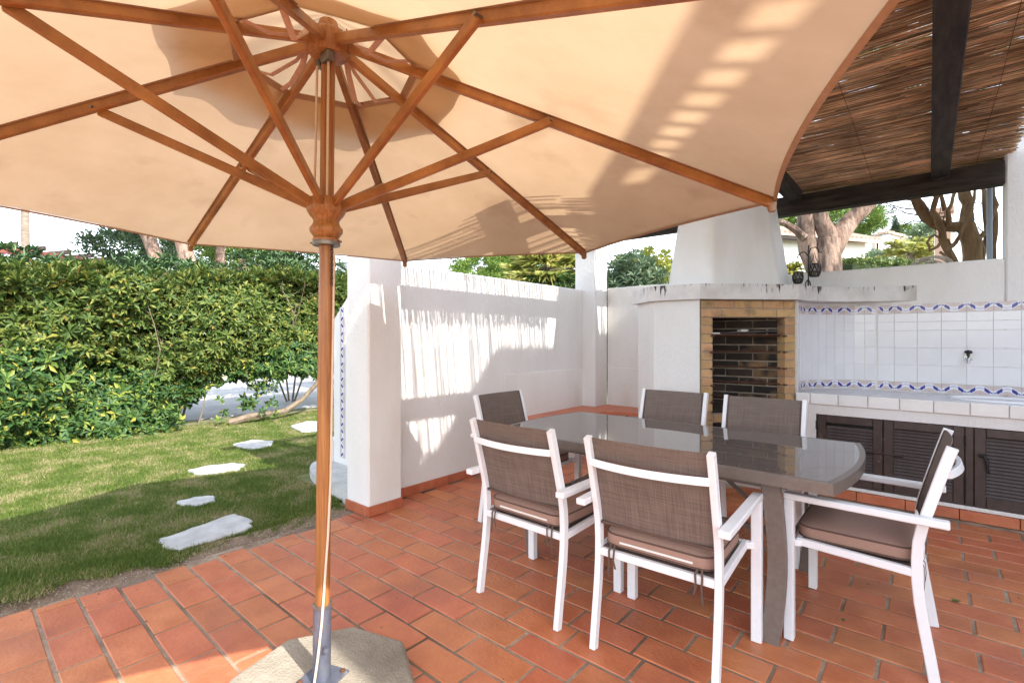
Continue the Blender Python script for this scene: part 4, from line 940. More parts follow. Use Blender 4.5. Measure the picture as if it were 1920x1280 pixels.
# ------------------------------------------------------------------ chairs
def make_chair():
    c = thing('dining_chair', 'x', 'chair', (0, 0, 0), group='white framed chairs round the table')
    path = [(-.243, 0), (-.228, .10), (-.212, .20), (-.199, .29), (-.192, .37), (-.191, .45), (-.195, .52), (-.207, .585), (-.224, .65), (-.243, .72), (-.262, .79), (-.282, .86), (-.293, .895)]
    for sx in (-1, 1):
        MB().sweep([(sx*.245, y, z) for y, z in path], (.026, .036), (1, 0, 0)).build('rear_leg', WHITEM, c, local=True)
        MB().box(sx*.285-.021, sx*.285+.021, .216, .254, 0, .606, .003).build('front_leg', WHITEM, c, local=True)
        a = MB(); a.bar((sx*.285, .256, .620), (sx*.285, -.285, .616), .044, .027, .004); a.build('armrest', WHITEM, c, local=True)
        MB().bar((sx*.245, -.19, .400), (sx*.245, .215, .418), .024, .032, .003).build('seat_rail', WHITEM, c, local=True)
        MB().bar((sx*.246, .20, .415), (sx*.268, .225, .415), .03, .028, .002, ).build('front_bracket', WHITEM, c, local=True)
    MB().bar((-.233, -.196, .398), (.233, -.196, .398), .022, .032, .003).build('seat_rail', WHITEM, c, local=True)
    MB().bar((-.233, .208, .417), (.233, .208, .417), .022, .028, .003).build('seat_rail', WHITEM, c, local=True)
    # curved bar behind the back
    MB().sweep([(x, -.282-.040*(1-(x/.236)**2), .792-.0*(x*x)) for x in np.linspace(-.236, .236, 13)], (.030, .018), (0, .27, .96)).build('back_bar', WHITEM, c, local=True)
    # sling back, wrapped to the inner faces of the posts
    zs = np.linspace(.518, .893, 14); ys = np.interp(zs, [p[1] for p in path], [p[0] for p in path]); xs_ = np.linspace(-.234, .234, 11)
    mb = MB()
    for th in (0, .004):
        for z, y in zip(zs, ys):
            for x in xs_: mb.v.append((x, y+.008+th-.016*(1-(x/.234)**2)*(1 if z < .9 else 1), z))
    nx_, nz_ = len(xs_), len(zs); off = nx_*nz_
    for b_ in (0, off): mb.f += [(b_+j*nx_+i, b_+j*nx_+i+1, b_+(j+1)*nx_+i+1, b_+(j+1)*nx_+i) for j in range(nz_-1) for i in range(nx_-1)]
    bd = [(j*nx_, (j+1)*nx_) for j in range(nz_-1)]+[(j*nx_+nx_-1, (j+1)*nx_+nx_-1) for j in range(nz_-1)]+[(i, i+1) for i in range(nx_-1)]+[((nz_-1)*nx_+i, (nz_-1)*nx_+i+1) for i in range(nx_-1)]
    mb.f += [(a, b_, b_+off, a+off) for a, b_ in bd]
    back = mb.build('back_sling', SLING, c, smooth=True, local=True)
    sm = MB(); sm.bar((-.232, ys[0]-.004, .524), (.232, ys[0]-.004, .524), .016, .012, .003)
    for sx in (-1, 1): sm.tube([(sx*.222, y+.0135, z) for z, y in zip(zs, ys)], .0022, 5)
    sm.build('seam', PIPING, back, local=True)
    MB().box(-.232, .232, -.185, .20, .408, .414).build('seat_sling', SLING, c, local=True)
    # box cushion with piped edges, zip along the back, ties
    def rr(hx, hy, r, n=5): return [(sx*(hx-r)+r*math.cos(a), sy*(hy-r)+r*math.sin(a)) for sx, sy, a0 in ((1, 1, 0), (-1, 1, 90), (-1, -1, 180), (1, -1, 270)) for a in [R(a0+90*i/n) for i in range(n+1)]]
    P = rr(.228, .205, .06); n = len(P); mb = MB(); cy = .012
    prof = [(.93, .424), (.985, .428), (1.0, .437), (1.005, .455), (1.0, .474), (.985, .482), (.93, .488), (.7, .496), (.35, .500)]
    for s_, z in prof: mb.v += [(x*s_, y*s_+cy, z) for x, y in P]
    mb.f = [(i*n+k, i*n+(k+1) % n, (i+1)*n+(k+1) % n, (i+1)*n+k) for i in range(len(prof)-1) for k in range(n)]+[tuple(range(n))[::-1], tuple(range((len(prof)-1)*n, len(prof)*n))]
    cu = mb.build('seat_cushion', CUSH, c, smooth=True, local=True)
    for z in (.434, .480): MB().tube([(x*1.0, y*1.0+cy, z) for x, y in P+P[:1]], .0035, 6).build('piping', PIPING if z > .46 else PIPING, cu, smooth=True, local=True)
    MB().box(-.15, .15, cy-.205*1.005-.0035, cy-.203, .447, .455, .001).build('zip', ZIP, cu, local=True)
    for sx in (-1, 1):
        MB().sweep([(sx*.185, -.198, .44), (sx*.19, -.212, .41), (sx*.188, -.214, .36), (sx*.193, -.212, .31)], (.008, .002), (1, 0, 0)).build('tie', PIPING, cu, local=True)
        MB().sweep([(sx*.17, -.198, .44), (sx*.165, -.215, .42), (sx*.168, -.218, .38), (sx*.160, -.215, .345)], (.008, .002), (1, 0, 0)).build('tie', PIPING, cu, local=True)
    return c
CH = make_chair()
SPOTS = [((-.838, 2.035), 2.5, 'white chair with its back to the camera, nearest the table end by the sink'),
         ((-1.505, 2.037), -1.0, 'white chair with its back to the camera, nearest the lawn column'),
         ((-.226, 2.68), 90, 'white chair seen side-on at the right head of the table'),
         ((-2.187, 2.74), -90, 'white chair at the left head of the table, against the garden wall'),
         ((-1.506, 3.41), 180, 'white chair across the table in front of the barbecue side wall'),
         ((-.858, 3.385), 181, 'white chair across the table in front of the brick firebox')]
for i, ((x, y), a, lab) in enumerate(SPOTS):
    c = CH if i == 0 else copy_tree(CH)
    c.location = (x, y, .0015); c.rotation_euler = (0, 0, R(a)); c['label'] = lab

# fallen leaves on the paving
def leaf_on_floor(px, py, L_, a, lab):
    D = 913.7*1.3/(py-635.4); p = at(px, py, D); d = Vector((math.cos(a), math.sin(a), 0)); s_ = Vector((-d.y, d.x, 0)); w_ = L_*.28
    o = MB().add([p+Vector((0, 0, .003)), p+d*L_*.45+s_*w_+Vector((0, 0, .008)), p+d*L_+Vector((0, 0, .004)), p+d*L_*.45-s_*w_+Vector((0, 0, .007)), p+d*L_*.5+Vector((0, 0, .003))], [(0, 4, 1), (1, 4, 2), (2, 4, 3), (3, 4, 0)]).build('fallen_leaf', LEAF_D)
    tag(o, lab, 'leaf')
leaf_on_floor(1783, 1127, .05, .7, 'olive green leaf lying on the tiles right of the end chair')
leaf_on_floor(1580, 1165, .03, 1.5, 'small green leaf on a joint beneath the end chair')

# crumbs of soil and leaf bits scattered over the paving
P = []; 
for _ in range(620):
    x = random.uniform(-3.2, 1.2); y = random.uniform(-.2, 4.7); r_ = random.choice((.0015, .002, .003, .004))*random.uniform(.7, 1.3)
    if random.random() < .35: x = edge_x(min(y, 1.95))+abs(random.gauss(0, .12)); y = min(y, 1.95)
    P.append((x, y, r_))
V = np.array([[x+r_*a*random.uniform(.6, 1.9), y+r_*b*random.uniform(.6, 1.9), .0008+c*r_*.7] for x, y, r_ in P for a, b, c in ((1, 0, 0), (-.7, .8, 0), (-.6, -.9, 0), (0, 0, 1))])
F = np.array([[i*4+a, i*4+b, i*4+c] for i in range(len(P)) for a, b, c in ((0, 1, 3), (1, 2, 3), (2, 0, 3))])
CRUMB = M('dark_crumbs', (.05, .04, .02), (.14, .11, .05), 60, .95, rnd=.5)
tag(np_mesh('paving_crumbs', V, F, CRUMB, kind='stuff'), 'dark crumbs of soil and leaf scattered over the terracotta paving', 'debris')

# ------------------------------------------------------------------ outdoor shower behind the column
sh = thing('garden_shower', 'white outdoor shower screen edged with blue scroll tiles behind the column', 'shower', (-3.95, 2.5, 0))
YS = 2.5
def vprism(poly, y0, y1):   # polygon in (x,z) extruded in y
    n = len(poly); mb = MB(); mb.v = [(x, y0, z) for x, z in poly]+[(x, y1, z) for x, z in poly]
    mb.f = [tuple(range(n)), tuple(range(n, 2*n))]+[(i, (i+1) % n, n+(i+1) % n, n+i) for i in range(n)]; return mb
vprism([(-4.44, -.03), (-4.44, 1.49), (-4.20, 1.69), (-3.485, 1.69), (-3.485, -.03)], YS, YS+.14).build('screen', STUCCO, sh)
_sk, sk_backup = sk, sk
zz = .16
while zz < 1.60:
    n_ = Vector((0, -1, 0)); o = None
    v, wd, h = Vector((-4.275, YS-.001, zz+.072)), .085, .142
    P = lambda a, b, d: v+Vector((a, -d, b))
    hw, hh = wd/2, h/2; vs_ = [P(-hw, -hh, .006), P(hw, -hh, .006), P(hw, hh, .006), P(-hw, hh, .006), P(-hw, -hh, 0), P(hw, -hh, 0), P(hw, hh, 0), P(-hw, hh, 0)]
    o = MB().add(vs_, [(0, 1, 2, 3), (4, 5, 1, 0), (5, 6, 2, 1), (6, 7, 3, 2), (7, 4, 0, 3)]).build('border_tile', AZUL, sh)
    l_ = o.data.uv_layers.new(name='UVMap')
    for lp in o.data.loops:
        p = Vector(o.data.vertices[lp.vertex_index].co)+ROOT[sh.name]-v; l_.data[lp.index].uv = (p.z/h+.5, p.x/wd+.5)
    zz += .1445
tr = [(-3.50, 2.495), (-4.43, 2.495)]+[(-4.43+.0+.90*(1-math.cos(R(a)))*0, 0) for a in ()]
tray = [(-3.42, 2.495), (-4.62, 2.495)]+[(-3.62-1.0*math.cos(R(a)), 2.495-.42*math.sin(R(a))) for a in range(10, 91, 10)]+[(-3.42, 2.075)]
MB().prism(tray, -.03, .10).build('shower_tray', STONE, sh)
MB().prism([(-4.60, 2.497), (-4.66, 2.64), (-4.45, 2.64), (-4.45, 2.497)], -.03, .30).build('tray_upstand', STUCCO, sh)

# ------------------------------------------------------------------ foliage tools
def leaves_np(P, N, L_, W_, fold=.25, spread=1.0, cup=.2, up=0.0):
    """one folded leaf per row: base P, direction N (n,3)"""
    n = len(P); N = N/np.maximum(1e-6, np.linalg.norm(N, axis=1))[:, None]
    rv = rng.normal(size=(n, 3)); S = np.cross(N, rv); S /= np.maximum(1e-6, np.linalg.norm(S, axis=1))[:, None]; U = np.cross(S, N)
    L_ = np.asarray(L_).reshape(-1, 1)*np.ones((n, 1)); W_ = np.asarray(W_).reshape(-1, 1)*np.ones((n, 1))
    tip = P+N*L_-U*L_*cup; mid = P+N*L_*.5
    V = np.stack([P, mid+S*W_+U*W_*fold, tip, mid-S*W_+U*W_*fold], 1).reshape(-1, 3)
    b = (np.arange(n)*4)[:, None]; F = np.concatenate([b+np.array([[0, 1, 2]]), b+np.array([[0, 2, 3]])], 1).reshape(-1, 3)
    return V, F
def whorls(C, N, k, L_, W_, open_=.9):
    """k leaves radiating from each centre C around axis N"""
    n = len(C); N = N/np.linalg.norm(N, axis=1)[:, None]; rv = rng.normal(size=(n, 3)); X = np.cross(N, rv); X /= np.linalg.norm(X, axis=1)[:, None]; Y = np.cross(N, X)
    Ps, Ds, Us = [], [], []
    for i in range(k):
        a = 2*np.pi*i/k+rng.normal(0, .25, n); op = open_+rng.normal(0, .22, n)
        d = (X*np.cos(a)[:, None]+Y*np.sin(a)[:, None])*np.sin(op)[:, None]+N*np.cos(op)[:, None]
        Ps.append(C+N*rng.normal(0, .008, n)[:, None]); Ds.append(d); Us.append(N)
    P = np.concatenate(Ps); D = np.concatenate(Ds); U = np.concatenate(Us); m = len(P)
    S = np.cross(D, U); S /= np.maximum(1e-6, np.linalg.norm(S, axis=1))[:, None]; Un = np.cross(S, D)
    wsz = np.tile(rng.uniform(.55, 1.3, n), k); L2 = (L_*wsz*rng.uniform(.75, 1.15, m))[:, None]; W2 = (W_*wsz*rng.uniform(.75, 1.2, m))[:, None]
    tip = P+D*L2-Un*L2*.22; mid = P+D*L2*.58
    V = np.stack([P, mid+S*W2+Un*W2*.35, tip, mid-S*W2+Un*W2*.35], 1).reshape(-1, 3)
    b = (np.arange(m)*4)[:, None]; F = np.concatenate([b+np.array([[0, 1, 2]]), b+np.array([[0, 2, 3]])], 1).reshape(-1, 3)
    return V, F
def blob_pts(c, r, n, shell=.55):
    d = rng.normal(size=(n, 3)); d /= np.linalg.norm(d, axis=1)[:, None]; rad = (shell+(1-shell)*rng.random(n))
    return np.array(c)+d*np.array(r)*rad[:, None], d
def crown(c, r, nclump, per, csize, L_, W_, name, mat, parent, flat=.7, shell=.6, whorl=0):
    """a crown made of many leafy clumps spread through an ellipsoid, with gaps between them"""
    cc, dd = blob_pts(c, r, nclump, shell); Vs, Fs, o = [], [], 0
    P = []; N = []
    for q, d in zip(cc, dd):
        s = csize*rng.uniform(.6, 1.3); p, dn = blob_pts(q, (s, s, s*flat), per, .3); P.append(p); N.append(dn*.8+d*.3+np.array((0, 0, .35)))
    P = np.concatenate(P); N = np.concatenate(N)
    V, F = whorls(P, N, whorl, L_, W_) if whorl else leaves_np(P, N+rng.normal(0, .5, N.shape), L_*rng.uniform(.7, 1.3, len(P)), W_)
    return np_mesh(name, V, F, mat, parent)
def limb(mb, p, d, L_, r, depth, spread=.6, n=5):
    pts = [Vector(p)]; dd = Vector(d).normalized()
    for i in range(n): dd = (dd+Vector((random.gauss(0, .13), random.gauss(0, .13), random.gauss(0, .08)))).normalized(); pts.append(pts[-1]+dd*L_/n)
    mb.tube(pts, [r*(1-.45*i/n) for i in range(n+1)], 7)
    if depth > 0:
        for _ in range(2):
            q = pts[random.randint(2, n)]; nd_ = (dd+Vector((random.gauss(0, spread), random.gauss(0, spread), random.gauss(.1, .3)))).normalized(); limb(mb, q, nd_, L_*.7, r*.55, depth-1, spread, n)

# ------------------------------------------------------------------ front hedge along the lawn
hd = thing('garden_hedge', 'tall loose leafy hedge growing between the lawn and the road', 'hedge', (-8.4, 3, 0))
def hedge_top(y): return 2.05+.075*(y-.42)+.05*np.sin(y*2.3)+.04*np.sin(y*5.1+1)
def hedge_bot(y): return np.clip((y-1.9)*.70, 0, .66)+.07*np.sin(y*7)+.04*np.sin(y*17)
n = 15500
y = rng.uniform(-2.2, 7.2, n); f = rng.random(n)**.85; zt = hedge_top(y); zb = hedge_bot(y); z = zb+(zt-zb)*f
bul = .16*np.sin(y*1.7+z*2.1)+.12*np.sin(y*3.9-z*3.3+2); x = -8.12+bul-rng.random(n)**1.6*.75-np.clip((z-zt+.35), 0, 1)*.45*rng.random(n)
# thin patches where branches show
keep = rng.random(n) > .62*np.clip(np.sin(y*2.9+1.3)*np.sin(z*3.7+y), 0, 1)
Cn = np.stack([x, y, z], 1)[keep]; m = len(Cn)
Nn = np.stack([rng.normal(.8, .35, m), rng.normal(0, .45, m), rng.normal(.55, .4, m)], 1)
V1, F1 = whorls(Cn, Nn, 7, .105, .0185, 1.05)
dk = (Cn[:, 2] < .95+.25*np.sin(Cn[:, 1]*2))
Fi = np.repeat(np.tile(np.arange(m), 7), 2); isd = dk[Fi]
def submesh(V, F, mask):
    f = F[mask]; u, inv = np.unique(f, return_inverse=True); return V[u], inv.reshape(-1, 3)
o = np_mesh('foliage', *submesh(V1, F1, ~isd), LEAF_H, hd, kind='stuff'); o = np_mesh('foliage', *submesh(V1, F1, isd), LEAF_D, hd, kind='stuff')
# shaded inner foliage
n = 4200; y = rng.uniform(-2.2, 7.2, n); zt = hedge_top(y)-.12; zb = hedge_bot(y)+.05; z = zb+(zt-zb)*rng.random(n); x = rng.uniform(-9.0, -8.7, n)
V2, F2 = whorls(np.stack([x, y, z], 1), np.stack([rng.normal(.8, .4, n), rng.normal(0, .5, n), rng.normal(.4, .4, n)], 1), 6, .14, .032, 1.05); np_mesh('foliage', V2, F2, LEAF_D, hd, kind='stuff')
# long pointed top shoots
n = 1700; y = rng.uniform(-2.2, 7.2, n); x = rng.uniform(-9.0, -8.0, n); z = hedge_top(y)+rng.uniform(-.12, .10, n)
V2, F2 = whorls(np.stack([x, y, z], 1), np.stack([rng.normal(0, .3, n), rng.normal(0, .3, n), np.ones(n)], 1), 8, .12, .012, .6); np_mesh('foliage', V2, F2, LEAF_H, hd, kind='stuff')
# lower fringe where the hedge lifts off the ground
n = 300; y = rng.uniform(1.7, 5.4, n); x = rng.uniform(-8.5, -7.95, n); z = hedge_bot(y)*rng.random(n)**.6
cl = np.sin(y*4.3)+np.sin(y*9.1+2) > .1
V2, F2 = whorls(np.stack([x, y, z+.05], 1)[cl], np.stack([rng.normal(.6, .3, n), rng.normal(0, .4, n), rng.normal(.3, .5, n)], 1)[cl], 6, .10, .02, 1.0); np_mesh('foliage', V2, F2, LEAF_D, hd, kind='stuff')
for k in range(13):
    yb = -1.2+7.6*k/12+random.uniform(-.15, .15); mb = MB(); limb(mb, (-8.35+random.uniform(-.12, .1), yb, 0 if yb < 2 or k % 3 == 0 else float(hedge_bot(np.array(yb)))), (random.uniform(.0, .25), random.uniform(-.5, .5), 1), 1.2, .011, 2, .7)
    mb.build('branch', TWIG, hd, smooth=True)
for pts, r in (([(430, 792, 7.55), (470, 780, 7.7), (500, 776, 7.9), (535, 770, 8.1), (565, 750, 8.3), (592, 722, 8.4), (610, 690, 8.5)], .055),):
    MB().tube([at(*p) for p in pts], [r*(1-.06*i) for i in range(len(pts))], 7).build('branch', TWIG, hd, smooth=True)

# ------------------------------------------------------------------ plants and buildings behind
def oleander(c, r, n, lab, mat=LEAF_O, L_=.13):
    t = thing('oleander_bush', lab, 'bush', (c[0], c[1], 0))
    mb = MB()
    for k in range(4):
        a = 2*math.pi*k/4; mb.tube([(c[0]+.08*math.cos(a), c[1]+.08*math.sin(a), 0), (c[0]+.5*r[0]*math.cos(a), c[1]+.5*r[1]*math.sin(a), c[2]*.6), (c[0]+.7*r[0]*math.cos(a), c[1]+.7*r[1]*math.sin(a), c[2]+r[2]*.3)], [.02, .015, .008], 5)
    mb.build('stems', TWIG, t)
    p, d = blob_pts(c, r, n, .35); d = d*.5+np.array((0, 0, .9))+rng.normal(0, .25, d.shape)
    V, F = whorls(p, d, 8, L_, L_*.10, .75); np_mesh('foliage', V, F, mat, t, kind='stuff'); return t
oleander(tuple(at(50, 520, 7.0)), (.55, .8, .42), 330, 'oleander shoots rising above the hedge below the palm trunk')
oleander(tuple(at(150, 530, 7.2)), (.5, .6, .33), 240, 'oleander tuft above the hedge in front of the red pergola')
oleander(tuple(at(330, 520, 7.9)), (.6, .9, .36), 380, 'oleander growing above the hedge beside the pine trunks')
oleander(tuple(at(545, 520, 10.2)), (.9, 1.3, .85), 900, 'dark green oleander behind the hedge at the parasol pole')
def pine(base, pts, r0, lab, cr=None, mat=LEAF_P, nm='pine_tree'):
    t = thing(nm, lab, 'tree', tuple(base))
    k = len(pts); MB().tube(pts, [r0*(1-.4*i/(k-1)) for i in range(k)], 12).build('trunk', BARK, t, smooth=True)
    for c, r, nc, per, cs, L_ in (cr or []): crown(c, r, int(nc*1.5), per, cs, L_*1.1, L_*.17, 'crown', mat, t)
    return t
def up(px, D, z): v = at(px, 635, D); return Vector((v.x, v.y, z))
pine(up(318, 15, 0), [up(322, 15, 0), at(310, 560, 15), at(300, 500, 15), at(278, 445, 15), at(250, 390, 15), at(215, 330, 15)], .24, 'leaning pine trunk nearest the sky gap above the hedge', [(tuple(at(255, 475, 16)), (1.5, 1.5, .75), 42, 60, .32, .16), (tuple(at(230, 300, 15)), (3, 3, 1.2), 60, 80, .6, .2)], LEAF_PD)
pine(up(362, 14, 0), [up(364, 14, 0), at(360, 530, 14), at(350, 480, 14), at(338, 440, 14), at(330, 380, 14), at(320, 250, 14)], .25, 'thick pine trunk right below the parasol corner', [(tuple(at(330, 180, 14)), (3, 3, 1.2), 60, 80, .6, .2)], LEAF_P)
pine(up(412, 19, 0), [up(412, 19, 0), at(412, 500, 19), at(413, 460, 19), at(414, 380, 19), at(415, 250, 19)], .20, 'slender pine trunk behind the hedge, between thick trunk and oleander', [(tuple(at(400, 478, 21)), (2.6, 2.6, .95), 70, 60, .4, .16), (tuple(at(420, 230, 19)), (3, 3, 1.3), 60, 80, .6, .2)], LEAF_P)
pine(up(450, 20, 0), [up(450, 20, 0), at(452, 500, 20), at(454, 460, 20), at(456, 380, 20), at(456, 260, 20)], .2, 'slender pine trunk beside the dark oleander', [(tuple(at(470, 485, 23)), (2.4, 2.4, .8), 50, 60, .4, .16), (tuple(at(460, 230, 20)), (3, 3, 1.3), 60, 80, .6, .2)], LEAF_P)
# tall palm at far left
def palm(base, top, r0, lab, nf=26, fl=2.2, mat=LEAF_PALM, droop=.7, trunk=True, wl=.035, ll=.45, nl=46, minz=-.3, fan=False):
    t = thing('palm_tree', lab, 'tree', tuple(base)); base = Vector(base); top = Vector(top)
    if trunk:
        pts = [base+(top-base)*f for f in np.linspace(0, 1, 14)]; MB().tube(pts, [r0*(1.0+.05*(i % 2)) for i in range(14)], 12).build('trunk', BARKP, t, smooth=True)
    P, N, LL = [], [], []; rc = MB()
    for k in range(nf):
        a = random.uniform(0, 2*math.pi); el = random.uniform(minz, 1.2); d = Vector((math.cos(a)*math.cos(el), math.sin(a)*math.cos(el), math.sin(el))); L_ = fl*random.uniform(.8, 1.1)
        pts = [top+d*L_*s-Vector((0, 0, droop*L_*.5*s*s)) for s in np.linspace(0, 1, 8)]; rc.tube(pts, [.016*(1-.1*i) for i in range(8)], 4)
        side = d.cross(Vector((0, 0, 1))).normalized()
        for i in range(nl):
            s = .18+.82*i/nl if not fan else .42+.06*random.random(); q = top+d*L_*s-Vector((0, 0, droop*L_*.5*s*s)); tan = (d*1.0-Vector((0, 0, droop*s)))
            sg = 1 if i % 2 else -1
            if fan: aa = -1.25+2.5*i/nl; dirn = tan.normalized()*math.cos(aa)+side*math.sin(aa)-Vector((0, 0, .12))
            else: dirn = tan*.7+side*sg*.9-Vector((0, 0, .25))
            P.append(q); N.append(dirn); LL.append(ll*(1-.5*abs(2*s-1) if not fan else 1))
    rc.build('frond_stalks', TWIG, t)
    P, N = np.array([tuple(p) for p in P]), np.array([tuple(p) for p in N]); V, F = leaves_np(P, N, np.array(LL), wl, .3, 1, .25); np_mesh('fronds', V, F, mat, t, kind='stuff'); return t
palm(up(50, 26, 0), at(44, 60, 26), .17, 'tall thin palm trunk against the sky at the left edge', 26, 2.4)
# red pergola far left beyond the road
rp = thing('red_pergola', 'distant red-brown timber pergola above the left end of the hedge', 'pergola', tuple(up(60, 17, 0)))
pA, pB = at(-120, 452, 15.2), at(240, 505, 20.6); pB.z = pA.z
dv = (pB-pA).normalized(); nv = Vector((dv.y, -dv.x, 0))
MB().bar(pA, pB, .14, .24, .01).build('beam', REDB, rp); MB().bar(pA-nv*2.4, pB-nv*2.4, .14, .24, .01).build('beam', REDB, rp)
L_ = (pB-pA).length; k = 0
while k*.78 < L_:
    c = pA+dv*(k*.78+.2)+Vector((0, 0, .20)); MB().bar(c+nv*.45, c-nv*2.9, .10, .16, .01).build('rafter', M('dark_rafter', (.10, .06, .055), None, rough=.8) if 'dark_rafter' not in MATS else MATS['dark_rafter'], rp); k += 1
for f in (.06, .5, .97): c = pA+(pB-pA)*f; MB().box(c.x-.12, c.x+.12, c.y-.12, c.y+.12, -.05, c.z-.12).build('post', REDB, rp)
wA, wB = pA-nv*5, pB-nv*5
wl_ = MB().bar(Vector((wA.x, wA.y, 1.3)), Vector((wB.x, wB.y, 1.3)), .3, 3.0, .01).build('villa_wall', FARWHITE); tag(wl_, 'white villa wall glimpsed under the distant red pergola', 'wall')

# behind the left wall: white building, chimney pot, pine, palm, dark hedge
b1 = thing('white_annexe', 'low white flat-roofed building just behind the garden wall', 'building', tuple(up(770, 11, 0)))
q = up(768, 11.5, 0); MB().box(q.x-1.5, q.x+.1, q.y-1.0, q.y+.6, -.05, 3.08, .02).build('wall', FARWHITE, b1); MB().box(q.x-1.52, q.x+.12, q.y-1.02, q.y+.62, 3.083, 3.13, .01).build('parapet', FARWHITE, b1)
cp = thing('chimney_pot', 'small white ornamental chimney peeping over the garden wall', 'chimney', tuple(at(830, 520, 16)))
q = at(830, 525, 16); MB().cb((q.x, q.y, q.z-1.2), (.26, .26, 3.0), .02).build('stack', FARWHITE, cp); MB().lathe((q.x, q.y, q.z+.30), [(.20, 0), (.20, .05), (.13, .07), (.13, .2), (.18, .22), (.10, .36), (.02, .46)], 12).build('cap', FARWHITE, cp, smooth=True)
pine(up(900, 26, 0), [up(905, 26, 0), at(905, 560, 26), at(900, 500, 26)], .28, 'rounded bright green pine crown beyond the garden wall', [(tuple(at(900, 512, 26)), (1.8, 1.8, 1.1), 120, 70, .36, .15), (tuple(at(975, 502, 27)), (1.8, 1.8, 1.1), 110, 70, .36, .15)], LEAF_P)
palm(up(1020, 13, 0), at(1025, 508, 13), .16, 'fan palm with yellowing fronds beyond the garden wall', 34, 1.15, LEAF_PALM, .9, True, .022, .75, 34, -.7, True)
palm(up(1072, 15, 0), at(1072, 508, 15), .12, 'smaller yellow-green palm close to the far corner column', 22, 1.0, LEAF_Y, .8, True, .02, .5, 26, -.2, True)
def box_hedge(a, b, th, h, lab, mat, n, L_=.05):
    a = Vector(a); b = Vector(b); t = thing('clipped_hedge', lab, 'hedge', ((a.x+b.x)/2, (a.y+b.y)/2, 0)); d = b-a; s_ = Vector((-d.y, d.x, 0)).normalized()
    f = rng.random(n); g = rng.uniform(-1, 1, n); z = rng.random(n)*h; side = rng.random(n); g = np.where(side < .55, np.sign(g)*(1-.12*rng.random(n)), g); z = np.where(side >= .55, h-rng.random(n)*.12, z)
    P = np.array(a)[None]+f[:, None]*np.array(d)[None]+(g*th/2)[:, None]*np.array(s_)[None]; P[:, 2] = z+rng.normal(0, .02, n)
    V, F = whorls(P, rng.normal(0, .6, (n, 3))+np.array((0, 0, .4))-np.array(FW)*.5, 4, L_, L_*.3, 1.0); np_mesh('foliage', V, F, mat, t, kind='stuff')
    c = (a+b)/2; MB().bar(Vector((a.x, a.y, h*.5)), Vector((b.x, b.y, h*.5)), th*.82, h*.9, .02).build('core', HCORE, t); return t
HCORE = M('hedge_core', (.015, .03, .008), (.03, .05, .015), 20, .95)
box_hedge(tuple(up(985, 12.6, 0)), tuple(up(1180, 12.2, 0)), .8, 2.88, 'dark clipped hedge running behind the garden wall below the palms', LEAF_D, 5200, .06)
oleander(tuple(at(1190, 540, 7.6)), (.46, .46, .56), 620, 'grey-green oleander behind the wall, left of the barbecue hood', LEAF_OD, .115)
bs_ = thing('yellow_bush', 'yellow-green leafy bush behind the oleander by the hood', 'bush', tuple(up(1225, 12, 0)))
MB().tube([up(1225, 12, 0), at(1225, 560, 12)], .05, 6).build('stem', TWIG, bs_)
crown(tuple(at(1215, 525, 12)), (1.0, 1.0, .68), 70, 70, .24, .10, .03, 'foliage', LEAF_Y, bs_)
# right-hand opening: neighbour's houses, pines, cypress, palm, hedge
n1 = thing('tiled_house', 'white single-storey neighbour house with tiled eaves behind the pine trunk', 'house', tuple(up(1530, 20, 0)))
a, b = at(1425, 450, 19), at(1622, 450, 20.5); zb = at(1500, 447, 19.5).z
c = [Vector((a.x, a.y, 0)), Vector((b.x, b.y, 0))]; dv = (c[1]-c[0]).normalized(); nv = Vector((-dv.y, dv.x, 0))
if nv.dot(FW) < 0: nv = -nv
P4 = [(c[0].x, c[0].y), (c[1].x, c[1].y), (c[1].x+nv.x*3, c[1].y+nv.y*3), (c[0].x+nv.x*3, c[0].y+nv.y*3)]
MB().prism(P4, -.05, zb).build('wall', FARWHITE, n1)
e0 = c[0]-nv*.5; e1 = c[1]+dv*.3-nv*.5; rg0 = c[0]+nv*1.5; rg1 = c[1]-dv*1.4+nv*1.5; zr = zb+.75
roof = MB().add([(e0.x, e0.y, zb+.05), (e1.x, e1.y, zb+.05), (rg1.x, rg1.y, zr), (rg0.x, rg0.y, zr), (e0.x, e0.y, zb-.07), (e1.x, e1.y, zb-.07), (c[1].x+dv.x*.3+nv.x*3.4, c[1].y+dv.y*.3+nv.y*3.4, zb+.05), (c[0].x+nv.x*3.4, c[0].y+nv.y*3.4, zb+.05)], [(0, 1, 2, 3), (0, 4, 5, 1), (1, 6, 2), (2, 6, 7, 3)]).build('roof', ROOFT, n1)
L_ = (e1-e0).length; k = 0
while k*.24 < L_:
    p = e0+dv*(k*.24+.1); MB().tube([(p.x, p.y, zb+.07), (p.x+nv.x*1.8, p.y+nv.y*1.8, zb+.07+1.8*(zr-zb)/2)], .075, 6).build('roof_tile', ROOFT, roof); k += 1
MB().bar(Vector((e0.x, e0.y, zb-.10))+nv*.06, Vector((e0.x, e0.y, zb-.10))+nv*.06+dv*(L_*.42), .12, .16, .01).build('fascia', DARKWOODX, n1)
for px0, px1, y0, y1, m_ in ((1458, 1497, 462, 505, SHUTTER), (1540, 1556, 446, 505, SHUTTER)):
    p0 = at(px0, y1, 18.9); p1 = at(px1, y0, 18.9); p0z, p1z = p0.z, p1.z
    g = lambda p: (Vector((p.x, p.y, 0))-c[0]).dot(dv)
    s0, s1 = g(p0), g(p1); q0 = c[0]+dv*s0-nv*.03; q1 = c[0]+dv*s1-nv*.03
    MB().bar(Vector((q0.x, q0.y, (p0z+p1z)/2)), Vector((q1.x, q1.y, (p0z+p1z)/2)), .08, p1z-p0z, .01).build('shutter', m_, n1)
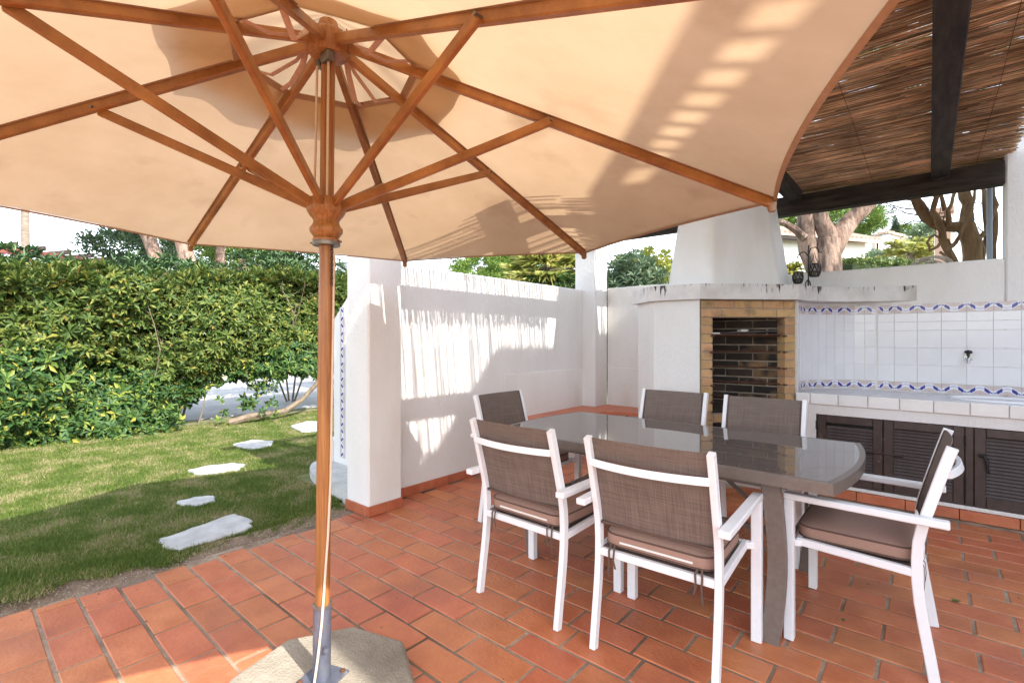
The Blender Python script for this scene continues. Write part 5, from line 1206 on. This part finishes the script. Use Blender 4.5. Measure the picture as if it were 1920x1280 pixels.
o = MB().bar(at(1462, 510, 12), at(1494, 510, 12), .12, .32, .02).build('yellow_awning', YELLOW); tag(o, 'yellow panel glimpsed beside the barbecue hood below a small palm', 'panel')
palm(up(1480, 11.5, 0), at(1478, 512, 11.5), .06, 'small bright palm above the yellow panel beside the hood', 12, .45, LEAF_Y, .6, True, .012, .2, 24, .1)
n2 = thing('arcaded_house', 'distant cream house with an arched porch beyond the clipped hedge', 'house', tuple(up(1690, 38, 0)))
a, b, cc_ = at(1632, 470, 37), at(1663, 470, 35.5), at(1745, 470, 39); zt_ = at(1663, 441, 36).z
def arch_wall(p, q, holes, z1):
    p = Vector((p.x, p.y, 0)); q = Vector((q.x, q.y, 0)); L_ = (q-p).length; d = (q-p).normalized(); nn_ = Vector((-d.y, d.x, 0)); nn_ = nn_ if nn_.dot(FW) > 0 else -nn_
    def seg(s0, s1, z0, z1_, name='wall', mat=FARWHITE, dep=(0, .3)):
        poly = [p+d*s0+nn_*dep[0], p+d*s1+nn_*dep[0], p+d*s1+nn_*dep[1], p+d*s0+nn_*dep[1]]; MB().prism([(v.x, v.y) for v in poly], z0, z1_).build(name, mat, n2)
    s = 0
    for c_, r, zs in holes:
        c_ *= L_; seg(s, c_-r, -.05, z1); N = 10
        pts = [(c_-r*math.cos(math.pi*i/N), zs+r*math.sin(math.pi*i/N)) for i in range(N+1)]
        mb = MB()
        for i in range(N):
            (s0, z0), (s1, zz1) = pts[i], pts[i+1]; A_ = p+d*s0; B_ = p+d*s1
            mb.add([(A_.x, A_.y, z0), (B_.x, B_.y, zz1), (B_.x, B_.y, z1), (A_.x, A_.y, z1), (A_.x+nn_.x*.3, A_.y+nn_.y*.3, z0), (B_.x+nn_.x*.3, B_.y+nn_.y*.3, zz1), (B_.x+nn_.x*.3, B_.y+nn_.y*.3, z1), (A_.x+nn_.x*.3, A_.y+nn_.y*.3, z1)], [(0, 1, 2, 3), (4, 5, 6, 7), (0, 1, 5, 4)])
        mb.build('arch', FARWHITE, n2); s = c_+r
    seg(s, L_, -.05, z1); seg(-.1, L_+.1, z1+.003, z1+.18, 'cornice', ROOFT, (-.15, .5))
    seg(.1, L_-.1, -.05, z1-.05, 'porch_back', CREAM, (1.8, 2.0))
    return p, d, nn_, L_
zs_ = at(1690, 459, 37).z
arch_wall(a, b, [(.35, .38, zs_)], zt_); p, d, nn_, L_ = arch_wall(b, cc_, [(.25, .36, zs_), (.62, .5, zs_)], zt_)
w0 = at(1640, 468, 38.6); MB().cb((w0.x, w0.y, at(1640, 464, 38.6).z), (.5, .5, 1.0), .02).build('window', DARKWIN, n2)
box_hedge(tuple(up(1570, 12.5, 0)), tuple(up(1780, 13.5, 0)), 1.0, at(1600, 487, 12.5).z, 'clipped sunlit hedge seen through the wall opening', LEAF_C, 5200, .055)
# big forked pine in the opening
fp = thing('forked_pine', 'big forked pine trunk with flaking pinkish bark in the wall opening', 'tree', tuple(up(1555, 9.6, 0)))
D = 9.6
MB().tube([up(1572, D, 0), at(1560, 560, D), at(1552, 510, D), at(1553, 470, D), at(1556, 448, D)], [.30, .27, .245, .22, .21], 14).build('trunk', BARK, fp, smooth=True)
MB().tube([at(1556, 462, D), at(1552, 440, D), at(1540, 415, D), at(1534, 392, D), at(1530, 330, D), at(1515, 220, D)], [.20, .17, .145, .14, .12, .09], 12).build('limb', BARK, fp, smooth=True)
MB().tube([at(1558, 470, D), at(1574, 440, D), at(1596, 412, D), at(1622, 388, D-.1), at(1660, 340, D-.2), at(1700, 270, D-.3)], [.20, .185, .16, .15, .13, .09], 12).build('limb', BARK, fp, smooth=True)
MB().tube([at(1548, 540, D+.1), at(1530, 505, D+.1), at(1515, 470, D+.1), at(1511, 440, D+.1), at(1511, 400, D+.1), at(1500, 330, D+.1)], [.18, .175, .165, .16, .155, .10], 12).build('limb', BARK, fp, smooth=True)
MB().tube([at(1508, 446, D), at(1490, 430, D), at(1470, 418, D), at(1445, 412, D), at(1400, 400, D)], [.08, .07, .06, .055, .04], 9).build('limb', BARK, fp, smooth=True)
for c, r in (((1560, 210, 9.6), (2.6, 2.6, .9)),): crown(tuple(at(*c)), r, 110, 70, .5, .16, .014, 'crown', LEAF_P, fp)
pine(up(1570, 26, 0), [up(1570, 26, 0), at(1570, 520, 26), at(1568, 440, 26)], .28, 'round green pine crown behind the forked trunk', [(tuple(at(1590, 415, 26)), (1.75, 1.75, .95), 120, 60, .36, .15), (tuple(at(1500, 425, 27)), (1.2, 1.2, .7), 60, 60, .34, .15)], LEAF_P)
cy = thing('cypress', 'slim dark cypress rising behind the arcaded house', 'tree', tuple(up(1679, 46, 0)))
MB().tube([up(1679, 46, 0), at(1679, 480, 46)], .12, 8).build('trunk', BARK, cy)
crown(tuple(at(1679, 432, 46)), (.34, .34, 1.5), 130, 34, .16, .10, .03, 'crown', LEAF_CY, cy, 1.4, .2)
palm(up(1705, 17, 0), at(1708, 478, 17), .12, 'feathery palm in front of the arcaded house', 26, 1.0, LEAF_PALM, .5, True, .014, .42, 44, .15)
gt = thing('grey_green_tree', 'grey-green bushy tree between the palm and the gnarled vine', 'tree', tuple(up(1745, 22, 0)))
MB().tube([up(1745, 22, 0), at(1742, 500, 22)], .14, 8).build('trunk', BARK, gt)
crown(tuple(at(1742, 458, 22)), (.75, .75, .95), 60, 60, .3, .13, .03, 'crown', LEAF_OD, gt); 
lp = thing('leafy_tree', 'pale green feathery tree behind the arcaded house and cypress', 'tree', tuple(up(1705, 50, 0)))
MB().tube([up(1705, 50, 0), at(1705, 470, 50)], .2, 8).build('trunk', BARK, lp); crown(tuple(at(1705, 437, 50)), (2.2, 2.2, .8), 90, 50, .5, .2, .05, 'crown', LEAF_P, lp)
gb = thing('round_shrub', 'low green shrub beside the far porch', 'bush', tuple(up(1640, 30, 0)))
MB().tube([up(1640, 30, 0), at(1640, 520, 30)], .06, 6).build('stem', TWIG, gb); crown(tuple(at(1645, 487, 28)), (1.0, 1.0, .5), 50, 60, .25, .10, .03, 'foliage', LEAF_OD, gb)
sw_ = MB().prism([(at(1752, 0, 9).x, at(1752, 0, 9).y), (at(1850, 0, 9).x, at(1850, 0, 9).y), (at(1850, 0, 9.4).x, at(1850, 0, 9.4).y), (at(1752, 0, 9.4).x, at(1752, 0, 9.4).y)], -.05, [at(1770, 440, 9).z]*4).build('boundary_wall', FARWHITE); tag(sw_, 'white sunlit wall behind the gnarled vine trunk', 'wall')
sq = thing('salmon_pillar', 'salmon rendered pillar glimpsed between the vine stems', 'pillar', tuple(up(1765, 8.6, 0)))
q = up(1768, 8.6, 0); MB().box(q.x-.11, q.x+.11, q.y-.11, q.y+.11, -.05, 3.5, .01).build('shaft', PINKW, sq); MB().box(q.x-.15, q.x+.15, q.y-.15, q.y+.15, 3.503, 3.6, .01).build('capital', PINKW, sq)
# gnarled vine just behind the wall
vn = thing('gnarled_vine', 'gnarled old climbing vine with twisted brown stems behind the wall opening', 'vine', tuple(up(1825, 4.75, 0)))
D = 4.72
def vs_t(pts, r, d=0, taper=.4):
    P = []
    for i, p in enumerate(pts): P.append(at(p[0], p[1], D+d+(p[2] if len(p) > 2 else 0)))
    Q = []
    for i in range(len(P)-1):
        for f in (0, .5): Q.append(P[i]+(P[i+1]-P[i])*f+Vector((random.gauss(0, .008), random.gauss(0, .008), 0)))
    Q.append(P[-1]); m = len(Q); MB().tube(Q, [r*(1-taper*i/(m-1))*random.uniform(.88, 1.14) for i in range(m)], 9).build('stem', BARKV, vn, smooth=True)
vs_t([(1826, 700), (1824, 560), (1822, 500), (1820, 455), (1812, 420)], .085, 0, .15)
vs_t([(1815, 440), (1800, 425), (1775, 425), (1755, 420), (1738, 408), (1722, 385), (1712, 360), (1704, 320)], .06, .05)
vs_t([(1812, 430), (1815, 395), (1810, 370), (1806, 340), (1795, 300)], .06, .06)
vs_t([(1800, 520), (1785, 485), (1768, 450), (1758, 420), (1752, 395), (1756, 370), (1748, 340), (1735, 310)], .034, -.05)
vs_t([(1790, 500), (1775, 490), (1762, 472)], .02, -.06)
vs_t([(1840, 480), (1850, 440), (1846, 405), (1842, 360), (1835, 310)], .026, .03)
vs_t([(1833, 470), (1838, 445), (1858, 420), (1868, 385), (1858, 350), (1862, 310)], .026, -.02)
vs_t([(1850, 500), (1845, 470), (1838, 448)], .022, -.04)
vs_t([(1862, 640), (1863, 480), (1862, 440), (1864, 400), (1857, 350), (1855, 310)], .030, .02, .2)
vs_t([(1775, 470), (1790, 455), (1803, 430), (1816, 405), (1825, 375), (1832, 340)], .018, -.08)
vs_t([(1780, 425), (1779, 395), (1787, 370), (1790, 340)], .022, -.03)
vs_t([(1765, 455), (1745, 470), (1735, 455), (1750, 440), (1775, 450), (1790, 462)], .013, -.07)
vs_t([(1770, 395), (1768, 370), (1762, 345)], .02, -.02)
for _ in range(26):
    p = random.choice([(1740, 400), (1720, 370), (1756, 420), (1800, 430), (1840, 440), (1815, 380), (1850, 380), (1735, 350)]); a = random.uniform(0, 6.28); pts = [p]
    for i in range(3): a += random.gauss(0, .5); pts.append((pts[-1][0]+13*math.cos(a), pts[-1][1]+13*math.sin(a)))
    vs_t(pts, .006, random.uniform(-.1, .15), .6)
mb = MB()
for k in range(34):
    p = at(1700+random.uniform(-10, 170), 318+random.uniform(-14, 10), D+random.uniform(-.1, .4)); q = p+Vector((random.gauss(0, .16), random.gauss(0, .16), random.gauss(.02, .06))); m_ = (p+q)/2+Vector((0, 0, random.gauss(0, .05))); mb.tube([p, m_, q], .004, 4)
mb.build('dry_twigs', DRYW, vn)
mb = MB(); D2 = 4.85
for p0, p1, p2 in (((1735, 395), (1690, 390), (1652, 378)), ((1735, 405), (1700, 400), (1665, 385)), ((1738, 415), (1710, 415), (1690, 425)), ((1730, 385), (1705, 375), (1670, 372))):
    mb.tube([at(*p0, D2), at(*p1, D2), at(*p2, D2)], [.008, .006, .003], 4)
    for _ in range(5): f = random.random(); c = at(p1[0]+(p2[0]-p1[0])*f, p1[1]+(p2[1]-p1[1])*f, D2); mb.tube([c, c+Vector((random.uniform(-.12, .02), random.uniform(-.05, .05), random.uniform(-.10, .08)))], .003, 4)
mb.build('bare_twigs', BARKV, vn)
dp = thing('dry_vine_heap', 'pale loops of dry prunings lying on the wall below the vine', 'prunings', tuple(at(1740, 487, 4.45)))
mb = MB(); YW = YB+.12
for k in range(14):
    c = atY(1742+random.uniform(-14, 16), 480, YW); rr_ = random.uniform(.03, .10); a0 = random.uniform(-.5, .5)
    mb.tube([(c.x+rr_*1.3*math.cos(t), c.y+.05*math.sin(k)+.03*math.sin(t*2), 1.947+rr_*max(0, math.sin(t))*(.8+.3*a0)) for t in np.linspace(.0, 3.14, 9)], .0045, 4)
mb.build('loops', DRYW, dp)
